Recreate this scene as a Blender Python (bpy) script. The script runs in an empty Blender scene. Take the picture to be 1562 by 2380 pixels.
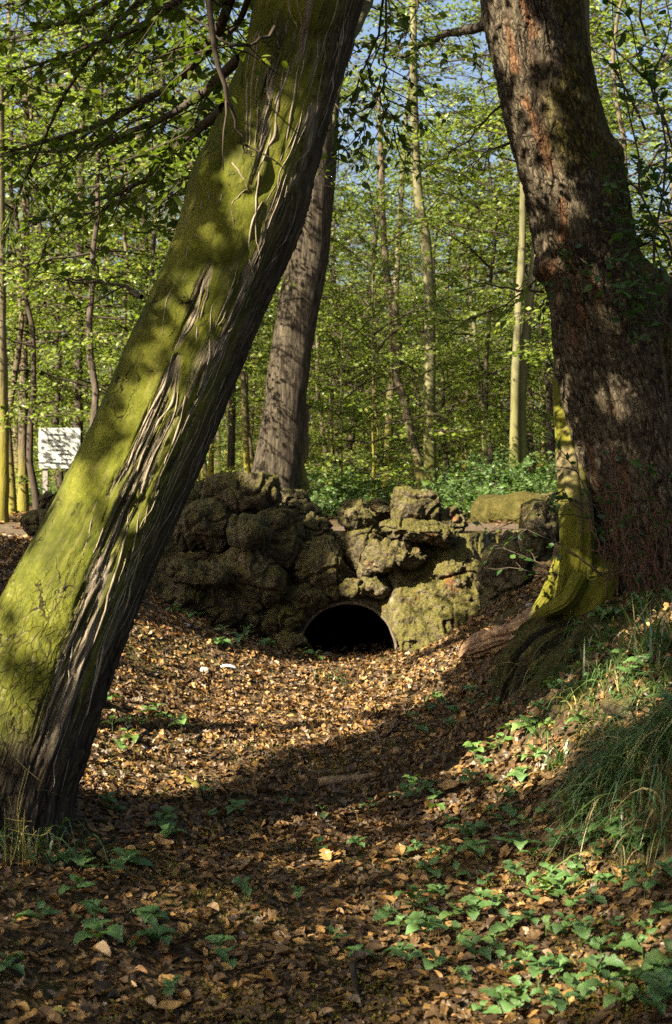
import bpy, math, random
import numpy as np
from mathutils import Vector

random.seed(7)
rng = np.random.default_rng(7)
C = bpy.context.scene.collection
scene = bpy.context.scene

# ------------------------------------------------------------------ camera
EYE = 1.6
K = 36.0 / 2379.0 / 50.0          # metres per photo pixel (1562 x 2379 view) at one metre
HOR = 1100.0                       # row of the horizon


def P(px, py, d):
    """a point of the photograph at a measured distance d -> world position"""
    return np.array([(px - 781.0) * K * d, d, EYE - (py - HOR) * K * d])


cam_d = bpy.data.cameras.new('camera')
cam = bpy.data.objects.new('camera', cam_d)
C.objects.link(cam)
cam.location = (0, 0, EYE)
cam.rotation_euler = (math.radians(90), 0, 0)
cam_d.sensor_fit = 'VERTICAL'
cam_d.sensor_height = 36.0
cam_d.lens = 50.0
cam_d.shift_y = -(1189.5 - HOR) / 2379.0
cam_d.clip_start = 0.1
cam_d.clip_end = 1500
cam_d.dof.use_dof = True
cam_d.dof.focus_distance = 7.4
cam_d.dof.aperture_fstop = 5.6
scene.camera = cam

# ------------------------------------------------------------------ sun, sky, exposure
SUN_EL = math.radians(36)
SUN_H = np.array([-0.765, -0.645]); SUN_H /= np.linalg.norm(SUN_H)
S = np.array([SUN_H[0] * math.cos(SUN_EL), SUN_H[1] * math.cos(SUN_EL), math.sin(SUN_EL)])
sd = bpy.data.lights.new('sun', 'SUN')
sd.energy = 5.0
sd.angle = math.radians(0.5)
sd.color = (1.0, 0.88, 0.68)
sun = bpy.data.objects.new('sun', sd)
C.objects.link(sun)
sun.rotation_euler = Vector((-S[0], -S[1], -S[2])).to_track_quat('-Z', 'Y').to_euler()
sun.location = (-30, -30, 40)

world = bpy.data.worlds.new('World')
scene.world = world
world.use_nodes = True
wn = world.node_tree.nodes
bg = wn['Background']
sky = wn.new('ShaderNodeTexSky')
sky.sky_type = 'NISHITA'
sky.sun_disc = False
sky.sun_elevation = SUN_EL
sky.sun_rotation = math.atan2(S[0], S[1])
sky.air_density = 1.0
sky.dust_density = 6.0
sky.ozone_density = 1.5
world.node_tree.links.new(sky.outputs[0], bg.inputs[0])
bg.inputs[1].default_value = 0.044

vs = scene.view_settings
vs.view_transform = 'Standard'
vs.look = 'None'
vs.gamma = 1.0
vs.exposure = 2.62
vs.use_curve_mapping = False
scene.render.engine = 'CYCLES'
cy = scene.cycles
cy.max_bounces = 6
cy.diffuse_bounces = 3
cy.glossy_bounces = 2
cy.transmission_bounces = 4
cy.transparent_max_bounces = 4
cy.caustics_reflective = False
cy.caustics_refractive = False
cy.use_adaptive_sampling = False
cy.adaptive_threshold = 0.02
cy.use_denoising = False
try:
    cy.denoiser = 'OPENIMAGEDENOISE'
except Exception:
    pass


# ------------------------------------------------------------------ noise
def _hash(ix, iy, iz, seed):
    h = (ix.astype(np.int64) * 374761393 + iy.astype(np.int64) * 668265263 + iz.astype(np.int64) * 2147483647 + seed * 1274126177) & 0xFFFFFFFF
    h = ((h ^ (h >> 13)) * 1274126177) & 0xFFFFFFFF
    h = (h ^ (h >> 16)) & 0xFFFFFFFF
    h = (h * 2246822519) & 0xFFFFFFFF
    h = h ^ (h >> 15)
    return (h & 0xFFFFFF) / float(0xFFFFFF)


def vnoise(p, seed=0):
    """value noise, -1..1, p (N,3)"""
    i = np.floor(p)
    f = p - i
    f = f * f * f * (f * (f * 6 - 15) + 10)
    x, y, z = i[:, 0], i[:, 1], i[:, 2]
    r = 0
    for dx in (0, 1):
        wx = f[:, 0] if dx else 1 - f[:, 0]
        for dy in (0, 1):
            wy = f[:, 1] if dy else 1 - f[:, 1]
            for dz in (0, 1):
                wz = f[:, 2] if dz else 1 - f[:, 2]
                r = r + wx * wy * wz * _hash(x + dx, y + dy, z + dz, seed)
    return r * 2 - 1


def fbm(p, octv=4, seed=0, gain=0.5):
    a, s, t = 1.0, 0, 0
    for k in range(octv):
        s = s + a * vnoise(p * (2.0 ** k) + 17.3 * k, seed + k)
        t += a
        a *= gain
    return s / t


def worley3(p, seed=0):
    i = np.floor(p)
    F1 = np.full(len(p), 9.0); F2 = F1.copy(); ID = np.zeros(len(p))
    for dx in (-1, 0, 1):
        for dy in (-1, 0, 1):
            for dz in (-1, 0, 1):
                cx, cy_, cz = i[:, 0] + dx, i[:, 1] + dy, i[:, 2] + dz
                q = np.stack([cx + _hash(cx, cy_, cz, seed), cy_ + _hash(cx, cy_, cz, seed + 1), cz + _hash(cx, cy_, cz, seed + 2)], 1)
                d = np.linalg.norm(p - q, axis=1)
                m = d < F1
                F2 = np.where(m, F1, np.minimum(F2, d))
                ID = np.where(m, _hash(cx, cy_, cz, seed + 3), ID)
                F1 = np.where(m, d, F1)
    return F1, F2, ID


def worley2(u, v, seed=0):
    iu, iv = np.floor(u), np.floor(v)
    F1 = np.full(len(u), 9.0); F2 = F1.copy(); ID = np.zeros(len(u))
    for dx in (-1, 0, 1):
        for dy in (-1, 0, 1):
            cx, cy_ = iu + dx, iv + dy
            z = np.zeros_like(cx)
            d = np.hypot(u - cx - _hash(cx, cy_, z, seed), v - cy_ - _hash(cx, cy_, z, seed + 1))
            m = d < F1
            F2 = np.where(m, F1, np.minimum(F2, d))
            ID = np.where(m, _hash(cx, cy_, z, seed + 3), ID)
            F1 = np.where(m, d, F1)
    return F1, F2, ID


def sstep(a, b, x):
    t = np.clip((np.asarray(x, float) - a) / (b - a), 0, 1)
    return t * t * (3 - 2 * t)


# ------------------------------------------------------------------ meshes and objects
def make_mesh(name, V, faces, mats, attrs=None, smooth=True, mat_idx=None):
    """faces: list of int arrays (n,3) or (n,4)"""
    V = np.asarray(V, np.float32)
    if isinstance(faces, np.ndarray):
        faces = [faces]
    faces = [np.asarray(f, np.int32) for f in faces if len(f)]
    me = bpy.data.meshes.new(name)
    me.vertices.add(len(V))
    me.vertices.foreach_set('co', V.ravel())
    nl = sum(f.size for f in faces)
    npoly = sum(len(f) for f in faces)
    me.loops.add(nl)
    me.polygons.add(npoly)
    me.loops.foreach_set('vertex_index', np.concatenate([f.ravel() for f in faces]))
    tot = np.concatenate([np.full(len(f), f.shape[1], np.int32) for f in faces])
    st = np.concatenate([[0], np.cumsum(tot)[:-1]]).astype(np.int32)
    me.polygons.foreach_set('loop_start', st)
    me.polygons.foreach_set('loop_total', tot)
    me.polygons.foreach_set('use_smooth', np.full(npoly, smooth, bool))
    for m in (mats if isinstance(mats, (list, tuple)) else [mats]):
        me.materials.append(m)
    if mat_idx is not None:
        me.polygons.foreach_set('material_index', np.asarray(mat_idx, np.int32))
    for k, a in (attrs or {}).items():
        at = me.attributes.new(k, 'FLOAT', 'POINT')
        at.data.foreach_set('value', np.asarray(a, np.float32))
    me.update(calc_edges=True)
    return me


def tag(o, label=None, cat=None, group=None, kind=None):
    if label: o['label'] = label
    if cat: o['category'] = cat
    if group: o['group'] = group
    if kind: o['kind'] = kind
    return o


def thing(name, label, cat, loc=(0, 0, 0), group=None, rotz=0.0):
    o = bpy.data.objects.new(name, None)
    o.empty_display_size = 0.1
    C.objects.link(o)
    o.location = tuple(float(c) for c in loc)
    o.rotation_euler = (0, 0, rotz)
    return tag(o, label, cat, group)


def world_loc(o):
    p = np.array(o.location[:])
    while o.parent is not None:
        o = o.parent
        p = p + np.array(o.location[:])
    return p


def obj(name, me, parent=None):
    o = bpy.data.objects.new(name, me)
    C.objects.link(o)
    if parent is not None:
        o.parent = parent
    return o


def obj_at(name, V, faces, mats, parent=None, attrs=None, smooth=True, loc=None):
    """build a mesh from world-space vertices; origin at the parent (or at loc)"""
    if parent is not None:
        base = world_loc(parent)
    else:
        base = np.zeros(3) if loc is None else np.asarray(loc, float)
    me = make_mesh(name, np.asarray(V) - base, faces, mats, attrs, smooth)
    o = obj(name, me, parent)
    if parent is None and loc is not None:
        o.location = tuple(float(c) for c in loc)
    return o


def joined(parts):
    """[(V, [faces]), ...] -> V, [tris, quads]"""
    Vs, T, Q, n = [], [], [], 0
    for V, fs in parts:
        for f in (fs if isinstance(fs, list) else [fs]):
            (T if f.shape[1] == 3 else Q).append(f + n)
        Vs.append(V)
        n += len(V)
    out = []
    if T: out.append(np.concatenate(T))
    if Q: out.append(np.concatenate(Q))
    return np.concatenate(Vs), out


def frames(pts):
    pts = np.asarray(pts, float)
    t = np.gradient(pts, axis=0)
    t /= np.linalg.norm(t, axis=1)[:, None] + 1e-9
    ref = np.array([0, 1.0, 0]) if abs(t[:, 1]).mean() < 0.8 else np.array([0, 0, 1.0])
    a = np.cross(t, ref); a /= np.linalg.norm(a, axis=1)[:, None] + 1e-9
    b = np.cross(t, a)
    return t, a, b


def tube(pts, radii, n=6, cap=False):
    pts = np.asarray(pts, float)
    m = len(pts)
    radii = np.broadcast_to(np.asarray(radii, float), (m,))
    t, a, b = frames(pts)
    th = np.arange(n) * 2 * math.pi / n
    V = pts[:, None, :] + radii[:, None, None] * (np.cos(th)[None, :, None] * a[:, None, :] + np.sin(th)[None, :, None] * b[:, None, :])
    V = V.reshape(-1, 3)
    i = np.arange(m - 1)[:, None] * n
    j = np.arange(n)[None, :]
    j2 = (j + 1) % n
    F = np.stack([i + j, i + n + j, i + n + j2, i + j2], -1).reshape(-1, 4)
    fs = [F]
    if cap:
        c0, c1 = len(V), len(V) + 1
        V = np.vstack([V, pts[0], pts[-1]])
        jj = np.arange(n)
        fs.append(np.stack([np.full(n, c0), jj, (jj + 1) % n], 1))
        fs.append(np.stack([np.full(n, c1), (m - 1) * n + (jj + 1) % n, (m - 1) * n + jj], 1))
    return V, fs


def resample(pts, n):
    """Catmull-Rom resampling of a (m,k) polyline by parameter"""
    p = np.asarray(pts, float)
    m = len(p)
    ext = np.vstack([2 * p[0] - p[1], p, 2 * p[-1] - p[-2]])
    u = np.linspace(0, m - 1, n)
    i = np.minimum(u.astype(int), m - 2)
    f = (u - i)[:, None]
    p0, p1, p2, p3 = ext[i], ext[i + 1], ext[i + 2], ext[i + 3]
    return 0.5 * (2 * p1 + (p2 - p0) * f + (2 * p0 - 5 * p1 + 4 * p2 - p3) * f ** 2 + (3 * p1 - p0 - 3 * p2 + p3) * f ** 3)


def unit(a):
    return a / (np.linalg.norm(a, axis=-1, keepdims=True) + 1e-9)


def scatter(tv, tf, pos, d, nrm, sc, tint=None):
    """copies of a template (x = along, y = across, z = up) -> V, F, per-vertex tint"""
    N, n = len(pos), len(tv)
    d = unit(d)
    side = unit(np.cross(nrm, d))
    up = np.cross(d, side)
    sc = np.asarray(sc, float).reshape(N, -1)
    if sc.shape[1] == 1: sc = np.repeat(sc, 3, 1)
    V = pos[:, None, :] + (tv[None, :, 0:1] * sc[:, None, 0:1]) * d[:, None, :] + (tv[None, :, 1:2] * sc[:, None, 1:2]) * side[:, None, :] + (tv[None, :, 2:3] * sc[:, None, 2:3]) * up[:, None, :]
    F = (tf[None] + (np.arange(N) * n)[:, None, None]).reshape(-1, tf.shape[1])
    if tint is None: tint = rng.random(N)
    return V.reshape(-1, 3), F, np.repeat(tint, n)


ICO = {}
def ico(sub):
    if sub not in ICO:
        import bmesh
        bm = bmesh.new()
        bmesh.ops.create_icosphere(bm, subdivisions=sub, radius=1)
        V = np.array([v.co[:] for v in bm.verts]); F = np.array([[v.index for v in f.verts] for f in bm.faces])
        bm.free()
        ICO[sub] = (V, F)
    return ICO[sub]

# ------------------------------------------------------------------ materials
class MB:
    def __init__(self, name):
        self.m = bpy.data.materials.new(name)
        self.m.use_nodes = True
        self.nt = self.m.node_tree
        self.nt.nodes.clear()
        self.out = self.nt.nodes.new('ShaderNodeOutputMaterial')

    def n(self, typ, ins=None, **props):
        nd = self.nt.nodes.new(typ)
        for k, v in props.items(): setattr(nd, k, v)
        for k, v in (ins or {}).items():
            s = nd.inputs[k]
            if isinstance(v, bpy.types.NodeSocket): self.nt.links.new(v, s)
            else: s.default_value = v
        return nd

    def attr(self, name):
        return self.n('ShaderNodeAttribute', attribute_name=name).outputs['Fac']

    def coord(self, scale=(1, 1, 1)):
        g = self.n('ShaderNodeTexCoord').outputs['Object']
        return self.n('ShaderNodeMapping', {'Vector': g, 'Scale': scale}).outputs[0]

    def noise(self, vec, scale, detail=4, rough=0.6, dist=0.0):
        return self.n('ShaderNodeTexNoise', {'Vector': vec, 'Scale': scale, 'Detail': detail, 'Roughness': rough, 'Distortion': dist}).outputs['Fac']

    def voro(self, vec, scale, feature='F1', out='Distance'):
        return self.n('ShaderNodeTexVoronoi', {'Vector': vec, 'Scale': scale}, feature=feature).outputs[out]

    def ramp(self, fac, stops, interp='LINEAR'):
        r = self.n('ShaderNodeValToRGB', {'Fac': fac})
        cr = r.color_ramp
        cr.interpolation = interp
        while len(cr.elements) < len(stops): cr.elements.new(0.5)
        for e, (p, c) in zip(cr.elements, stops):
            e.position = p
            e.color = (c[0], c[1], c[2], 1) if hasattr(c, '__len__') else (c, c, c, 1)
        return r.outputs['Color']

    def mix(self, fac, a, b, blend='MIX'):
        nd = self.n('ShaderNodeMix', data_type='RGBA', blend_type=blend)
        for s, v in ((nd.inputs[0], fac), (nd.inputs[6], a), (nd.inputs[7], b)):
            if isinstance(v, bpy.types.NodeSocket): self.nt.links.new(v, s)
            elif hasattr(v, '__len__'): s.default_value = (v[0], v[1], v[2], 1)
            else: s.default_value = v
        return nd.outputs[2]

    def math(self, op, a, b=0.0, c=0.0):
        nd = self.n('ShaderNodeMath', operation=op)
        for s, v in zip(nd.inputs, (a, b, c)):
            if isinstance(v, bpy.types.NodeSocket): self.nt.links.new(v, s)
            else: s.default_value = v
        return nd.outputs[0]

    def bump(self, h, strength=0.5, dist=0.01, normal=None):
        ins = {'Height': h, 'Strength': strength, 'Distance': dist}
        if normal is not None: ins['Normal'] = normal
        return self.n('ShaderNodeBump', ins).outputs[0]

    def done(self, shader):
        self.nt.links.new(shader, self.out.inputs['Surface'])
        return self.m

    def principled(self, col, rough=0.85, normal=None, spec=0.25):
        ins = {'Roughness': rough, 'Specular IOR Level': spec}
        b = self.n('ShaderNodeBsdfPrincipled', ins)
        if isinstance(col, bpy.types.NodeSocket): self.nt.links.new(col, b.inputs['Base Color'])
        else: b.inputs['Base Color'].default_value = (*col, 1)
        if normal is not None: self.nt.links.new(normal, b.inputs['Normal'])
        return self.done(b.outputs[0])


def leaf_mat(name, stops, trans=0.5, gloss=0.018, tr_tint=(1.3, 1.45, 0.55)):
    m = MB(name)
    c = m.ramp(m.attr('tint'), stops)
    tc = m.mix(1.0, c, tr_tint, 'MULTIPLY')
    d = m.n('ShaderNodeBsdfDiffuse', {'Color': c}).outputs[0]
    t = m.n('ShaderNodeBsdfTranslucent', {'Color': tc}).outputs[0]
    s = m.n('ShaderNodeMixShader', {0: trans, 1: d, 2: t}).outputs[0]
    g = m.n('ShaderNodeBsdfGlossy', {'Color': (0.8, 0.85, 0.9, 1), 'Roughness': 0.42}).outputs[0]
    s = m.n('ShaderNodeMixShader', {0: gloss, 1: s, 2: g}).outputs[0]
    return m.done(s)


M = {}
M['leaf'] = leaf_mat('spring_leaf', [(0, (0.072, 0.108, 0.018)), (0.45, (0.125, 0.17, 0.028)), (0.8, (0.17, 0.205, 0.038)), (1, (0.20, 0.195, 0.045))])
M['leaf_dark'] = leaf_mat('hornbeam_leaf', [(0, (0.035, 0.06, 0.010)), (0.6, (0.07, 0.10, 0.014)), (1, (0.11, 0.13, 0.018))])
M['leaf_rusty'] = leaf_mat('young_oak_leaf', [(0, (0.08, 0.085, 0.015)), (0.6, (0.14, 0.115, 0.02)), (1, (0.19, 0.10, 0.03))])
M['leaf_shrub'] = leaf_mat('shrub_leaf', [(0, (0.05, 0.095, 0.03)), (0.6, (0.085, 0.145, 0.045)), (1, (0.14, 0.19, 0.06))])
M['leaf_oak_shoot'] = leaf_mat('shoot_leaf', [(0, (0.02, 0.05, 0.012)), (0.7, (0.04, 0.085, 0.018)), (1, (0.08, 0.12, 0.02))], trans=0.35)
M['grass'] = leaf_mat('grass_blade', [(0, (0.03, 0.07, 0.022)), (0.7, (0.075, 0.125, 0.03)), (0.93, (0.12, 0.15, 0.035)), (1, (0.30, 0.24, 0.10))], trans=0.3, gloss=.05)
M['moss_bits'] = leaf_mat('ground_moss', [(0, (0.05, 0.05, 0.006)), (0.6, (0.11, 0.10, 0.010)), (1, (0.17, 0.15, 0.015))], trans=0.3)
M['straw'] = leaf_mat('dry_stalk', [(0, (0.16, 0.14, 0.04)), (1, (0.30, 0.24, 0.08))], trans=0.2)

# nettle leaf: veins by relief only
m = MB('nettle_leaf')
v = m.coord()
c = m.ramp(m.attr('tint'), [(0, (0.058, 0.125, 0.042)), (0.6, (0.09, 0.175, 0.046)), (1, (0.13, 0.205, 0.038))])
c = m.mix(m.ramp(m.noise(m.n('ShaderNodeVectorMath', {0: v, 1: m.n('ShaderNodeObjectInfo').outputs['Location']}, operation='ADD').outputs[0], 3.0, 3), [(0.35, 0.0), (0.7, 0.8)]), c, (0.06, 0.11, 0.025))
nb = m.bump(m.voro(v, 260), 0.5, 0.002)
d = m.n('ShaderNodeBsdfDiffuse', {'Color': c, 'Normal': nb}).outputs[0]
t = m.n('ShaderNodeBsdfTranslucent', {'Color': m.mix(1.0, c, (1.2, 1.1, 0.4), 'MULTIPLY')}).outputs[0]
s = m.n('ShaderNodeMixShader', {0: 0.3, 1: d, 2: t}).outputs[0]
g = m.n('ShaderNodeBsdfGlossy', {'Color': (0.8, 0.9, 0.85, 1), 'Roughness': 0.4, 'Normal': nb}).outputs[0]
M['nettle'] = m.done(m.n('ShaderNodeMixShader', {0: 0.05, 1: s, 2: g}).outputs[0])

# dead leaves
m = MB('dead_leaf')
v = m.coord()
c = m.ramp(m.attr('tint'), [(0, (0.022, 0.015, 0.009)), (0.25, (0.042, 0.025, 0.011)), (0.48, (0.095, 0.054, 0.019)), (0.70, (0.22, 0.122, 0.034)), (0.86, (0.38, 0.23, 0.072)), (0.91, (0.22, 0.085, 0.022)), (0.96, (0.25, 0.205, 0.13)), (1, (0.075, 0.08, 0.014))])
c = m.mix(m.math('MULTIPLY', m.noise(v, 90, 3), 0.6), c, (0.06, 0.035, 0.018))
d = m.n('ShaderNodeBsdfDiffuse', {'Color': c, 'Normal': m.bump(m.noise(v, 220, 3), 0.5, 0.003)}).outputs[0]
t = m.n('ShaderNodeBsdfTranslucent', {'Color': m.mix(1.0, c, (1.2, 0.9, 0.5), 'MULTIPLY')}).outputs[0]
g = m.n('ShaderNodeBsdfGlossy', {'Color': (0.9, 0.88, 0.8, 1), 'Roughness': 0.5}).outputs[0]
s = m.n('ShaderNodeMixShader', {0: 0.16, 1: d, 2: t}).outputs[0]
M['dead_leaf'] = m.done(m.n('ShaderNodeMixShader', {0: 0.035, 1: s, 2: g}).outputs[0])

# soil
m = MB('woodland_soil')
v = m.coord()
a = m.noise(v, 1.3, 5)
b = m.noise(v, 26, 6, 0.7)
c = m.ramp(b, [(0.3, (0.022, 0.015, 0.009)), (0.5, (0.06, 0.04, 0.02)), (0.62, (0.10, 0.065, 0.03)), (0.72, (0.15, 0.10, 0.05))])
c = m.mix(m.ramp(a, [(0.5, 0.0), (0.68, 0.7)]), c, (0.05, 0.055, 0.012))
M['soil'] = m.principled(c, 0.95, m.bump(m.math('ADD', b, m.voro(v, 45)), 0.8, 0.03), 0.1)

m = MB('beaten_earth_path')
v = m.coord()
b = m.noise(v, 14, 6, 0.7)
c = m.ramp(b, [(0.3, (0.04, 0.03, 0.019)), (0.55, (0.075, 0.056, 0.036)), (0.75, (0.115, 0.088, 0.056))])
M['path'] = m.principled(c, 0.95, m.bump(m.noise(v, 60, 4), 0.6, 0.02), 0.1)

# bark of the leaning mossy hornbeam; arc and len run round and along the stem (metres)
def bark_vec(m, sx, sy, warp=0.0, ws=6.0):
    v = m.n('ShaderNodeCombineXYZ', {0: m.attr('arc'), 1: m.attr('len')}).outputs[0]
    if warp:
        w = m.n('ShaderNodeTexNoise', {'Vector': v, 'Scale': ws, 'Detail': 3.0, 'Roughness': 0.6}).outputs['Color']
        w = m.n('ShaderNodeVectorMath', {0: w, 1: (0.5, 0.5, 0.5)}, operation='SUBTRACT').outputs[0]
        w = m.n('ShaderNodeVectorMath', {0: w, 3: warp}, operation='SCALE').outputs[0]
        v = m.n('ShaderNodeVectorMath', {0: v, 1: w}, operation='ADD').outputs[0]
    return m.n('ShaderNodeMapping', {'Vector': v, 'Scale': (sx, sy, 1)}).outputs[0]


m = MB('mossy_bark')
v = m.coord()
strand, crack, dirt, zone = m.attr('strand'), m.attr('crack'), m.attr('dirt'), m.attr('zone')
mo = m.noise(v, 3.2, 5, 0.65)
fine = m.noise(v, 120, 4, 0.7)
moss = m.ramp(mo, [(0.3, (0.018, 0.023, 0.003)), (0.45, (0.050, 0.058, 0.005)), (0.57, (0.086, 0.094, 0.008)), (0.68, (0.13, 0.126, 0.020)), (0.78, (0.14, 0.115, 0.05))])
moss = m.mix(m.ramp(fine, [(0.35, 0.65), (0.6, 0.0)]), moss, (0.032, 0.030, 0.005))
moss = m.mix(m.math('MULTIPLY', m.ramp(m.noise(bark_vec(m, 40, 5, .05), 1.0, 4, 0.6), [(0.5, 0.0), (0.8, 0.4)]), 1.0), moss, (0.15, 0.125, 0.05))
lich = m.ramp(m.noise(v, 22, 5, 0.7), [(0.58, 0.0), (0.68, 0.8)])
moss = m.mix(m.math('MULTIPLY', lich, dirt), moss, (0.19, 0.165, 0.085))
fib = m.noise(bark_vec(m, 110, 4.5, .06, 5.0), 1.0, 5, 0.6)
bare = m.ramp(fib, [(0.32, (0.045, 0.034, 0.022)), (0.46, (0.125, 0.10, 0.068)), (0.6, (0.20, 0.168, 0.122)), (0.75, (0.29, 0.25, 0.19))])
col = m.mix(strand, moss, bare)
fib2 = m.noise(bark_vec(m, 70, 3.0, .08, 4.0), 1.0, 5, 0.65)
col = m.mix(m.attr('bare'), col, m.ramp(fib2, [(0.35, (0.010, 0.008, 0.006)), (0.5, (0.04, 0.030, 0.020)), (0.62, (0.085, 0.066, 0.045)), (0.72, (0.15, 0.12, 0.08))]))  # stripped bark, plus the shade painted down the trunk's right side
ed = m.n('ShaderNodeTexVoronoi', {'Vector': bark_vec(m, 15, 3.8, .16, 10.0), 'Scale': 1.0}, feature='DISTANCE_TO_EDGE').outputs['Distance']
ck = m.ramp(ed, [(0.006, 1.0), (0.022, 0.0)])
gate = m.ramp(m.noise(bark_vec(m, 5, 2.5), 1.0, 3), [(0.50, 0.0), (0.58, 1.0)])
ed2 = m.n('ShaderNodeTexVoronoi', {'Vector': bark_vec(m, 34, 13, .06, 11.0), 'Scale': 1.0}, feature='DISTANCE_TO_EDGE').outputs['Distance']
ck2 = m.math('MULTIPLY', m.ramp(ed2, [(0.02, 1.0), (0.07, 0.0)]), dirt)
ck = m.math('MULTIPLY', m.math('MAXIMUM', m.math('MULTIPLY', ck, gate), m.math('MULTIPLY', ck2, 0.55)), m.math('SUBTRACT', 1.0, zone))
ck = m.math('MAXIMUM', ck, m.math('MULTIPLY', crack, 0.2))
col = m.mix(ck, col, (0.014, 0.011, 0.006))
hgt = m.math('SUBTRACT', m.math('MULTIPLY', m.noise(v, 200, 4, 0.7), 0.35), m.math('MULTIPLY', ck, 1.4))
nb = m.bump(hgt, 0.8, 0.008)
nb = m.bump(m.math('MULTIPLY', m.math('ADD', fib, fib2), m.math('MAXIMUM', strand, m.attr('bare'))), 1.0, 0.022, nb)
nb = m.bump(m.noise(bark_vec(m, 45, 9, .05), 1.0, 4, 0.6), 0.7, 0.008, nb)
M['mossy_bark'] = m.principled(col, 0.9, nb, 0.12)

# bark of the leaning oak
m = MB('oak_bark')
v = m.coord()
plate, rust, moss = m.attr('plate'), m.attr('rust'), m.attr('moss')
fine = m.noise(bark_vec(m, 60, 24, .04, 9.0), 1.0, 6, 0.7)
bigv = m.noise(v, 4.5, 4, 0.6)
ri = m.ramp(fine, [(0.3, (0.026, 0.021, 0.013)), (0.5, (0.066, 0.053, 0.033)), (0.66, (0.12, 0.099, 0.062)), (0.8, (0.20, 0.165, 0.11))])
ri = m.mix(m.ramp(bigv, [(0.4, 0.0), (0.7, 0.5)]), ri, (0.12, 0.10, 0.065))
ru = m.ramp(fine, [(0.3, (0.045, 0.018, 0.008)), (0.55, (0.125, 0.052, 0.020)), (0.8, (0.21, 0.105, 0.042))])
mo = m.ramp(fine, [(0.3, (0.028, 0.025, 0.005)), (0.6, (0.072, 0.061, 0.010)), (0.8, (0.12, 0.10, 0.024))])
col = m.mix(rust, ri, ru)
col = m.mix(m.math('MULTIPLY', moss, m.ramp(m.noise(v, 14, 4), [(0.3, 0.4), (0.55, 1.0)])), col, mo)
e1 = m.n('ShaderNodeTexVoronoi', {'Vector': bark_vec(m, 25, 5.6, .075, 7.0), 'Scale': 1.0}, feature='DISTANCE_TO_EDGE').outputs['Distance']
e2 = m.n('ShaderNodeTexVoronoi', {'Vector': bark_vec(m, 52, 17, .05, 12.0), 'Scale': 1.0}, feature='DISTANCE_TO_EDGE').outputs['Distance']
f1 = m.ramp(e1, [(0.03, 1.0), (0.13, 0.0)])
f2 = m.math('MULTIPLY', m.ramp(e2, [(0.02, 1.0), (0.10, 0.0)]), 0.65)
fis = m.math('MAXIMUM', f1, f2)
fis = m.math('MULTIPLY', fis, m.ramp(m.noise(v, 7, 3), [(0.3, 0.35), (0.6, 1.0)]))
fis = m.math('MAXIMUM', fis, m.ramp(plate, [(0.0, 0.9), (0.3, 0.0)]))
col = m.mix(m.math('MULTIPLY', fis, m.math('SUBTRACT', 1.0, m.math('MULTIPLY', rust, 0.5))), col, (0.016, 0.011, 0.008))
nb = m.bump(m.math('SUBTRACT', m.math('MULTIPLY', fine, 0.5), fis), 1.0, 0.016)
M['oak_bark'] = m.principled(col, 0.92, nb, 0.12)


def simple_bark(name, stops, moss=None, mossh=(0.0, 0.0), bands=18, vs_=0.18, bumpd=0.03, patch=None):
    m = MB(name)
    v = m.coord((1, 1, vs_))
    a = m.noise(v, bands, 5, 0.65, 0.4)
    col = m.ramp(a, stops)
    if patch:
        col = m.mix(m.ramp(m.noise(m.coord(), 2.2, 4), [(0.5, 0.0), (0.62, 0.8)]), col, patch)
    if moss:
        z = m.n('ShaderNodeSeparateXYZ', {0: m.n('ShaderNodeTexCoord').outputs['Object']}).outputs[2]
        z = m.math('ADD', z, m.math('MULTIPLY', m.noise(m.coord(), 2.0, 4), 1.6))
        f = m.n('ShaderNodeMapRange', {0: z, 1: mossh[0] + 0.8, 2: mossh[1] + 0.8, 3: 0.85, 4: 0.0}).outputs[0]
        col = m.mix(f, col, moss)
    return m.principled(col, 0.92, m.bump(a, 0.9, bumpd), 0.12)


M['bark_furrow'] = simple_bark('furrowed_bark', [(0.35, (0.013, 0.010, 0.008)), (0.5, (0.038, 0.031, 0.021)), (0.68, (0.078, 0.064, 0.042))], bands=26, bumpd=0.06)
M['bark_pale'] = simple_bark('pale_beech_bark', [(0.3, (0.05, 0.048, 0.024)), (0.5, (0.095, 0.09, 0.045)), (0.65, (0.13, 0.122, 0.07)), (0.8, (0.16, 0.15, 0.10))], (0.085, 0.085, 0.015), (0.2, 2.5), bands=9, bumpd=0.008)
M['bark_moss'] = simple_bark('mossy_thin_bark', [(0.35, (0.06, 0.05, 0.03)), (0.6, (0.14, 0.12, 0.07))], (0.12, 0.105, 0.010), (0.8, 2.4), bands=22, bumpd=0.02)
M['bark_dark'] = simple_bark('dark_thin_bark', [(0.35, (0.025, 0.02, 0.016)), (0.6, (0.075, 0.058, 0.045)), (0.75, (0.13, 0.10, 0.075))], (0.10, 0.09, 0.015), (0.1, 0.9), bands=24, bumpd=0.02)
M['bark_brown'] = simple_bark('brown_thin_bark', [(0.35, (0.035, 0.028, 0.019)), (0.6, (0.10, 0.08, 0.052)), (0.75, (0.17, 0.14, 0.095))], (0.12, 0.11, 0.015), (0.1, 1.2), bands=24, bumpd=0.02)
M['beech_moss'] = simple_bark('smooth_mossy_bark', [(0.28, (0.03, 0.03, 0.005)), (0.42, (0.075, 0.074, 0.007)), (0.6, (0.098, 0.092, 0.012)), (0.72, (0.11, 0.092, 0.035))], bands=16, vs_=.35, bumpd=0.03, patch=(0.085, 0.066, 0.04))
M['twig'] = simple_bark('twig_bark', [(0.3, (0.02, 0.016, 0.012)), (0.7, (0.055, 0.042, 0.03))], bands=40, bumpd=0.004)
M['twig_red'] = simple_bark('reddish_stem', [(0.3, (0.045, 0.024, 0.016)), (0.7, (0.12, 0.065, 0.04))], bands=40, bumpd=0.004)
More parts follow.
